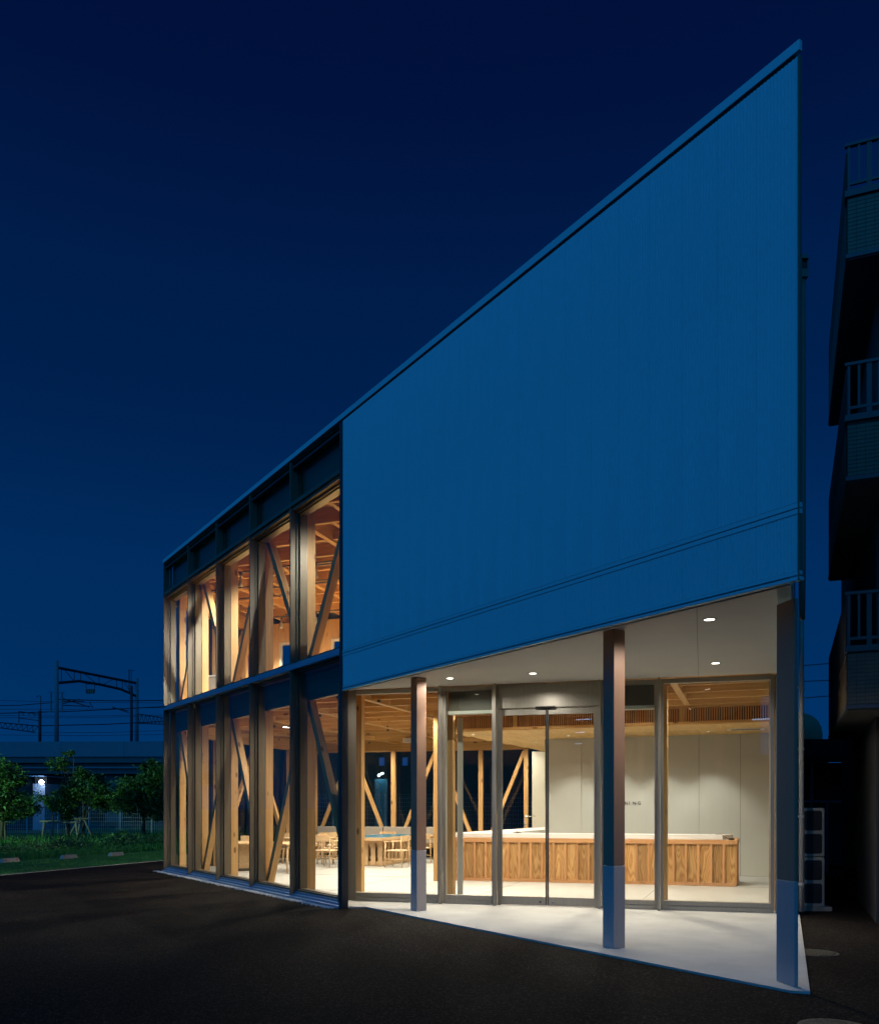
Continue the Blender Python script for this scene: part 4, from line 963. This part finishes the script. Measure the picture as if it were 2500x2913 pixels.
def stakes(x, y, label, kind):
    T = Tr(x, y, -.06); t = thing('tree_stake', label, 'tree support', T, 'wooden supports round the young trees')
    if kind == 'gate':
        for s in (-1, 1): leg(T, (s * .62, 0, 0), (s * .50, 0, .98), .055, .05, M_STAKE, t, 'post')
        leg(T, (-.72, 0, .92), (.72, 0, .90), .045, .045, M_STAKE, t, 'crossbar')
    else:
        for s, p in (((-.62, -.1, 0), (-.1, 0, 1.05)), ((.05, -.55, 0), (.0, -.05, 1.1)), ((.58, .1, 0), (.12, 0, 1.05))): leg(T, s, p, .055, .045, M_STAKE, t, 'post')
        leg(T, (-.45, -.05, 1.0), (.5, -.05, 1.02), .04, .04, M_STAKE, t, 'crossbar')
stakes(-16.8, 38.6, 'two post wooden support round the slim middle tree', 'gate'); stakes(-18.1, 43.5, 'slanting three post support lit pale, right of the middle tree', 'tripod')
stakes(-18.25, 40.9, 'dark wooden support of the thin tree by the shed lamp', 'gate'); stakes(-21.0, 40.5, 'dark low wooden support at the left edge', 'gate')

sh = []
for i in range(30):
    t_ = 6.5 + i * .62; rr = random.Random(i); p = ed(t_, 6.4 + rr.uniform(-.6, .9)); sh.append((p[0], p[1], rr.uniform(.12, .26), rr.uniform(.5, .85), rr.uniform(.4, .7), rr.uniform(.2, .36)))
v_, f_, mi_ = leafcloud(15000, sh, .05, 31, .6); b = MB(); b.v, b.f, b.mi = v_, f_, mi_
o = b.build('shrubbery', [M_LEAF[1], M_LEAF[2], M_LEAF[2]], I4); o['kind'] = 'stuff'; o['label'] = 'low dark shrub belt along the lawn bays'
sh = []
for i in range(16):
    rr = random.Random(90 + i); p = ed(12 + i * 1.9, 9.5 + rr.uniform(-1, 2)); sh.append((p[0], p[1], .15, .8, .6, .3))
v_, f_, mi_ = leafcloud(5000, sh, .07, 32, .6); b = MB(); b.v, b.f, b.mi = v_, f_, mi_
o = b.build('ground_cover', [M_LEAF[0], M_LEAF[1], M_LEAF[2]], I4); o['kind'] = 'stuff'; o['label'] = 'patchy ground cover between the shrub belt and the fence'

# ---- mesh fences, shed with lamp
def fence(P, Q, h, label, step=2.0, pitch=(.10, .20), wr=.006):
    P, Q = Vector(P), Vector(Q); d = Q - P; ln = d.length; T = Matrix.Translation(P) @ Rz(math.degrees(math.atan2(d.y, d.x)))
    t = thing('mesh_fence', label, 'fence', T)
    n = round(ln / step)
    for i in range(n + 1): box('post', i * ln / n - .025, i * ln / n + .025, -.025, .025, -.07, h + .04, M_MESHW, t, T)
    f = MB()
    for i in range(int(ln / pitch[0])): f.box(i * pitch[0] - wr / 2, i * pitch[0] + wr / 2, .03, .03 + wr, .05, h)
    for j in range(int(h / pitch[1]) + 1): f.box(0, ln, .03 + wr, .03 + 2 * wr, .05 + j * pitch[1] - wr / 2, .05 + j * pitch[1] + wr / 2)
    f.build('mesh_panel', M_MESHW, T, t, kind='stuff')
fence((-34, 52, 0), (-13, 50, 0), 1.55, 'pale wire mesh fence lit behind the grove', 2.0, (.13, .22), .012)
fence((-6, 33, 0), (8, 29.3, 0), 1.95, 'tall wire mesh fence seen through the rear windows of the hall', 2.0, (.09, .15), .006)
t = thing('lamp_shed', 'small pale shed under a bright blue white lamp', 'shed', Tr(-29.5, 60, 0))
box('wall', -28.55, -27.72, 60.5, 63, -.07, 3.2, M_SHED, t); box('roof', -29.6, -27.6, 60.2, 63.3, 3.70, 3.76, M_SILL, t); box('side_wall', -31, -28.56, 61.5, 63, -.07, 3.7, M_FLATD, t); box('gable', -28.55, -27.72, 60.8, 63, 3.2, 3.7, M_FLATD, t)
for k in range(4): box('panel_rib', -28.4 + .2 * k, -28.385 + .2 * k, 60.47, 60.499, 0, 3.15, M_SHED, t)
lp = thing('shed_lamp', 'bright blue white lamp glaring among the trees', 'lamp', Tr(-27.72, 60, 3.3))
box('bracket', -27.75, -27.69, 60.06, 60.5, 3.3, 3.36, M_POLED, lp); f = MB(); f.lathe([(.02, -.15), (.13, -.08), (.16, 0), (.13, .08), (.02, .15)], 16); f.build('globe', M_COOL, Tr(-27.72, 60, 3.3), lp, smooth=True)
lamp('POINT', (-27.72, 59.8, 3.3), 24, (.16, .42, 1.0), .15)

# ---- railway viaduct
t = thing('railway_viaduct', 'long grey concrete railway viaduct across the background', 'viaduct', Tr(-30, 96, 0)); TV2 = Tr(-41.7, 95, 0) @ Rz(-1.5)
for k in range(22): box('parapet_panel', -70 + 7.0 * k + .012, -63 + 7.0 * k - .012, -.1, .1, 7.15, 8.82, M_VIAD, t, TV2)
box('deck', -70, 84, .12, 9, 6.5, 7.15, M_VIADD, t, TV2); box('girder', -70, 84, .9, 8.5, 5.3, 6.5, M_VIADD, t, TV2)
for k in range(11): box('pier', -66 + 14 * k, -64 + 14 * k, 2, 7, -.07, 5.3, M_VIADD, t, TV2)
box('back_wall', -70, 84, 11, 11.5, -.07, 5.6, M_FLATD, t, TV2); box('pipe_rail', -70, 84, .4, .55, 5.9, 6.05, M_VIAD, t, TV2)
def P(px, py, Y): return Vector(((px - 1250) / 2450 * Y, Y, 1.5 - (py - 2299) / 2450 * Y))
g = thing('catenary_gantry', 'tall portal gantry with a curved lattice beam over the railway', 'gantry', Tr(-42, 97, 0))
def gl_(t_, py0, py1): # point along the portal
    Y = 97 + 10 * t_; return P(161 + (389 - 161) * t_, py0 + (py1 - py0) * t_, Y)
for tt_, top in ((0, 1880), (1, 1930)):
    b0 = gl_(tt_, 2110, 2104); b1 = gl_(tt_, 1880, 1930); f = MB(); f.tube([(b0.x, b0.y, 7.2), (b1.x, b1.y, b1.z)], [.24, .215], 16); f.build('pole', M_POLE, I4, g, smooth=True)
up = [gl_(t_, 1899, 1944) for t_ in (0, .3, .65, 1)]
lo = [P(161 + 228 * t_, y_, 97 + 10 * t_) for t_, y_ in ((.03, 1943), (.28, 1938), (.55, 1948), (.8, 1961), (.92, 1973), (1, 1982))]
f = MB(); f.tube(up, .16, 8); f.build('top_chord', M_POLED, I4, g); f = MB(); f.tube(lo, .16, 8); f.build('bottom_chord', M_POLED, I4, g)
def onlo(t_):
    ts = (.03, .28, .55, .8, .92, 1)
    for i in range(5):
        if ts[i] <= t_ <= ts[i + 1]: return lo[i].lerp(lo[i + 1], (t_ - ts[i]) / (ts[i + 1] - ts[i]))
for a, b_ in ((.06, .06), (.09, .22), (.22, .22), (.30, .30), (.33, .50), (.53, .53), (.57, .72), (.75, .75), (.82, .82), (.84, .93), (.93, .93)):
    hi = gl_(a if a != .57 else .72, 1899, 1944); l_ = onlo(b_ if a != .57 else .57); f = MB(); f.tube([hi, l_], .04, 5); f.build('web_bar', M_POLED, I4, g)
sgp = onlo(.42); f = MB()
for s in (-.5, .5): f.bar(sgp + Vector((s, 0, 0)), sgp + Vector((s, 0, -1.1)), .05, .05)
f.bar(sgp + Vector((-.5, 0, -.15)), sgp + Vector((.5, 0, -.15)), .05, .05); f.build('signal_hanger', M_POLED, I4, g)
f = MB(); f.box(-.48, .48, -.04, .04, -.25, .25); sb = f.build('signal_board', M_POLED, Matrix.Translation(sgp + Vector((0, -.02, -1.0))), g)
for a, b_ in ((-.3, .3), (-.02, .05)): box('signal_mark', a, a + .12 if a > -.1 else -.12, -.055, -.042, -.15, .15, mat('orange signal mark', (.35, .14, .06), .5), sb, Matrix.Translation(sgp + Vector((0, -.02, -1.0))))
box('signal_mark', .2, .36, -.055, -.042, -.15, .15, MATS['orange signal mark'], sb, Matrix.Translation(sgp + Vector((0, -.02, -1.0))))
pb = gl_(0, 1973, 1973); f = MB()
for s in (-.62, .62): f.tube([pb + Vector((s, 0, .1)), pb + Vector((s, 0, -2.1))], .10, 8)
f.bar(pb + Vector((-.9, 0, .12)), pb + Vector((.9, 0, .12)), .1, .06); f.bar(pb + Vector((-.9, 0, -2.1)), pb + Vector((.9, 0, -2.1)), .1, .06); f.build('insulator_frame', M_POLE, I4, g)

def mast(pxs, pyt, Y, label, hook=False, arm=None):
    a = P(pxs, pyt, Y); t = thing('catenary_mast', label, 'mast', Tr(a.x, a.y, 7.2), 'dark masts on the viaduct')
    f = MB(); f.tube([(a.x, Y, 7.2), (a.x, Y, a.z)], .17, 12); f.build('pole', M_POLED, I4, t, smooth=True)
    if hook: f = MB(); b = a + Vector((.1, 0, 0)); f.tube([b, b + Vector((0, 0, 1.5)), b + Vector((-.06, 0, 1.62)), b + Vector((-.25, 0, 1.68)), b + Vector((-.42, 0, 1.6)), b + Vector((-.42, 0, 1.45))], .05, 6); f.build('hook', M_POLED, I4, t)
    else:
        f = MB(); f.bar(a + Vector((-.28, 0, -.9)), a + Vector((-.28, 0, 1.9)), .09, .09); f.bar(a + Vector((-.02, 0, -.9)), a + Vector((-.02, 0, 1.9)), .06, .06); f.bar(a + Vector((-.45, 0, 1.9)), a + Vector((.4, 0, 1.9)), .08, .06); f.build('ladder_frame', M_POLED, I4, t)
    if arm:
        f = MB(); A, B = arm; n_ = 7
        f.tube([P(*A[0], Y), P(*A[1], Y)], .07, 6); f.tube([P(*B[0], Y), P(*B[1], Y)], .07, 6)
        for i in range(n_):
            u = P(*A[0], Y).lerp(P(*A[1], Y), i / n_); w_ = P(*B[0], Y).lerp(P(*B[1], Y), (i + .5) / n_); f.tube([u, w_], .035, 5); f.tube([w_, P(*A[0], Y).lerp(P(*A[1], Y), (i + 1) / n_)], .035, 5)
        f.build('lattice_arm', M_POLED, I4, t)
mast(113.5, 2022, 97, 'dark short mast with a hooked pipe on top, left of the portal', True, arm=(((0, 2056), (110, 2066)), ((0, 2071), (100, 2084))))
mast(374, 1952, 103, 'dark mast with a ladder frame, close to the right leg of the portal', False, arm=(((392, 2031), (470, 2044)), ((392, 2058), (470, 2061))))
f = MB()
for a, b_ in (((54, 2024), (54, 2058)), ((54, 2024), (112, 2033)), ((54, 2043), (112, 2051)), ((62, 2028), (68, 2034)), ((80, 2028), (84, 2034)), ((95, 2030), (100, 2036))): f.tube([P(*a, 98), P(*b_, 98)], .05, 5)
tag(f.build('cantilever_bracket', M_POLED, I4), 'small dark bracket of bars left of the hooked mast', 'bracket')
f = MB()
for a, b_ in (((180, 1988), (255, 2012)), ((180, 1995), (240, 1996)), ((180, 2002), (226, 1990)), ((180, 2007), (256, 2010)), ((255, 1998), (264, 2014)), ((320, 2012), (366, 2028)), ((322, 2014), (366, 2023))): f.tube([P(*a, 98), P(*b_, 98)], .06, 5)
tag(f.build('cantilever_bracket', M_POLED, I4), 'dark splayed bracket of bars on the left leg of the portal', 'bracket')
WR = [((-40, 2009), (150, 1999), 'wire rising to the insulator frame of the portal', .05), ((-40, 2031), (480, 2010), 'thick wire crossing the whole railway below the portal beam', .06), ((165, 1990), (480, 1993), 'wire level with the splayed bracket on the portal', .06),
      ((110, 2065), (480, 2052), 'thick low wire between the hooked mast and the hall', .06), ((-40, 2018), (480, 2013), 'thin wire just under the splayed bracket', .025), ((-40, 1992), (480, 2000), 'thin top wire passing the hook of the mast', .025), ((-40, 2036), (480, 2034), 'thin wire at half height of the masts', .025),
      ((120, 2085), (480, 2078), 'thin low wire above the parapet', .025), ((-40, 2091), (480, 2090), 'thin lowest wire just above the parapet', .025), ((-40, 2042), (480, 2037), 'thin wire under the half height wire', .022)]
for a, b_, lb, rw in WR:
    p0, p1 = P(*a, 101), P(*b_, 104); m_ = (p0 + p1) / 2 - Vector((0, 0, .12)); f = MB(); f.tube([p0, m_, p1], rw, 5)
    tag(f.build('overhead_wire', M_WIRE, I4), lb, 'wire', 'overhead wires of the railway')

# ---- seen through the rear windows: dark yard with a lit kiosk
t = thing('rear_building', 'dark low building behind the hall with two small blue windows', 'building', Tr(-3, 52, 0))
box('wall', -16, 14, 52, 60, -.07, 7.5, M_FLATD, t)
for px in (1086, 1152):
    c = P(px, 2167, 51.9); box('window', c.x - .16, c.x + .16, 51.93, 51.985, c.z - .24, c.z + .24, mat('blue lit window', (.02, .05, .12), .4, emit=(.05, .22, .8), es=.22), t)
t = thing('lit_kiosk', 'small teal kiosk lit by two lamps, seen beside the first inner post', 'kiosk', Tr(-3.4, 46, 0))
c = P(1090, 2230, 46); box('body', c.x - .45, c.x + .22, 46, 47.5, -.07, 3.05, mat('teal kiosk wall', (.03, .15, .19), .7), t)
for px, py in ((1078, 2258 - 52), (1087, 2201)):
    c = P(px, py, 45.8); f = MB(); f.lathe([(.01, -.06), (.07, 0), (.01, .06)], 10); f.build('lamp', M_COOL, Matrix.Translation(c), t)
lamp('POINT', P(1084, 2206, 45.4), 5, (.3, .75, 1.0), .1)

# ---- pale gravel strip along the front sill
r = random.Random(5); f = MB()
for i in range(2600):
    u = r.uniform(-.3, 9.0); vv = -.045 - abs(r.gauss(0, .05)) - .01; s = r.uniform(.008, .02); R = Euler((r.random() * 6, r.random() * 6, r.random() * 6)).to_matrix()
    f.add([R @ Vector(q) * s + Vector((u, vv, -.018)) for q in ((1, 0, 0), (-1, .1, 0), (0, .9, 0), (.1, -.8, 0), (0, 0, .7), (0, .1, -.7))], [(0, 2, 4), (2, 1, 4), (1, 3, 4), (3, 0, 4), (2, 0, 5), (1, 2, 5), (3, 1, 5), (0, 3, 5)])
o = f.build('gravel', M_STONE, TF); o['kind'] = 'stuff'; o['label'] = 'narrow strip of pale gravel along the glass front'

# ---- behind the photographer: the flats across the street and a street lamp (seen only as reflections and light)
t = thing('opposite_flats', 'dark flats across the street, mirrored in the entrance glass', 'building', Tr(-20, -20, 0))
box('wall', -46, -3.2, -34, -22, -.07, 9.5, M_FLATD, t); box('wall', .4, 40, -34, -22, -.07, 10.5, M_FLATD, t)
for z, l_ in ((6.6, 1.0), (5.85, .6), (5.2, .4)): box('stair_tube', -11.4, -11.4 + l_, -21.96, -21.9, z, z + .05, M_TUBE, t)
box('low_wall', -3.19, .39, -30, -24, -.07, 4.4, M_FLATD, t); box('stair_tube', -1.6, .2, -21.96, -21.9, 6.1, 6.17, M_TUBE, t)
for x_, y_, lb in ((-25.5, 29.0, 'street lamp beyond the left edge of the photo, lighting the grove'),):
    t = thing('street_lamp', lb, 'street lamp', Tr(x_, y_, 0)); f = MB(); f.tube([(x_, y_, -.06), (x_, y_, 5.2), (x_ + .3, y_ + .1, 5.4)], [.07, .05, .04], 10); f.build('pole', M_POLE, I4, t)
    box('lamp_head', x_ + .2, x_ + .6, y_, y_ + .22, 5.36, 5.44, M_POLE, t); box('lens', x_ + .24, x_ + .56, y_ + .03, y_ + .19, 5.335, 5.358, M_COOL, t)
    lamp('SPOT', (x_ + .4, y_ + .1, 5.2), 5600, (.52, 1.0, .46), .12, 100, .8, aim=(-15.5, 36, .5))
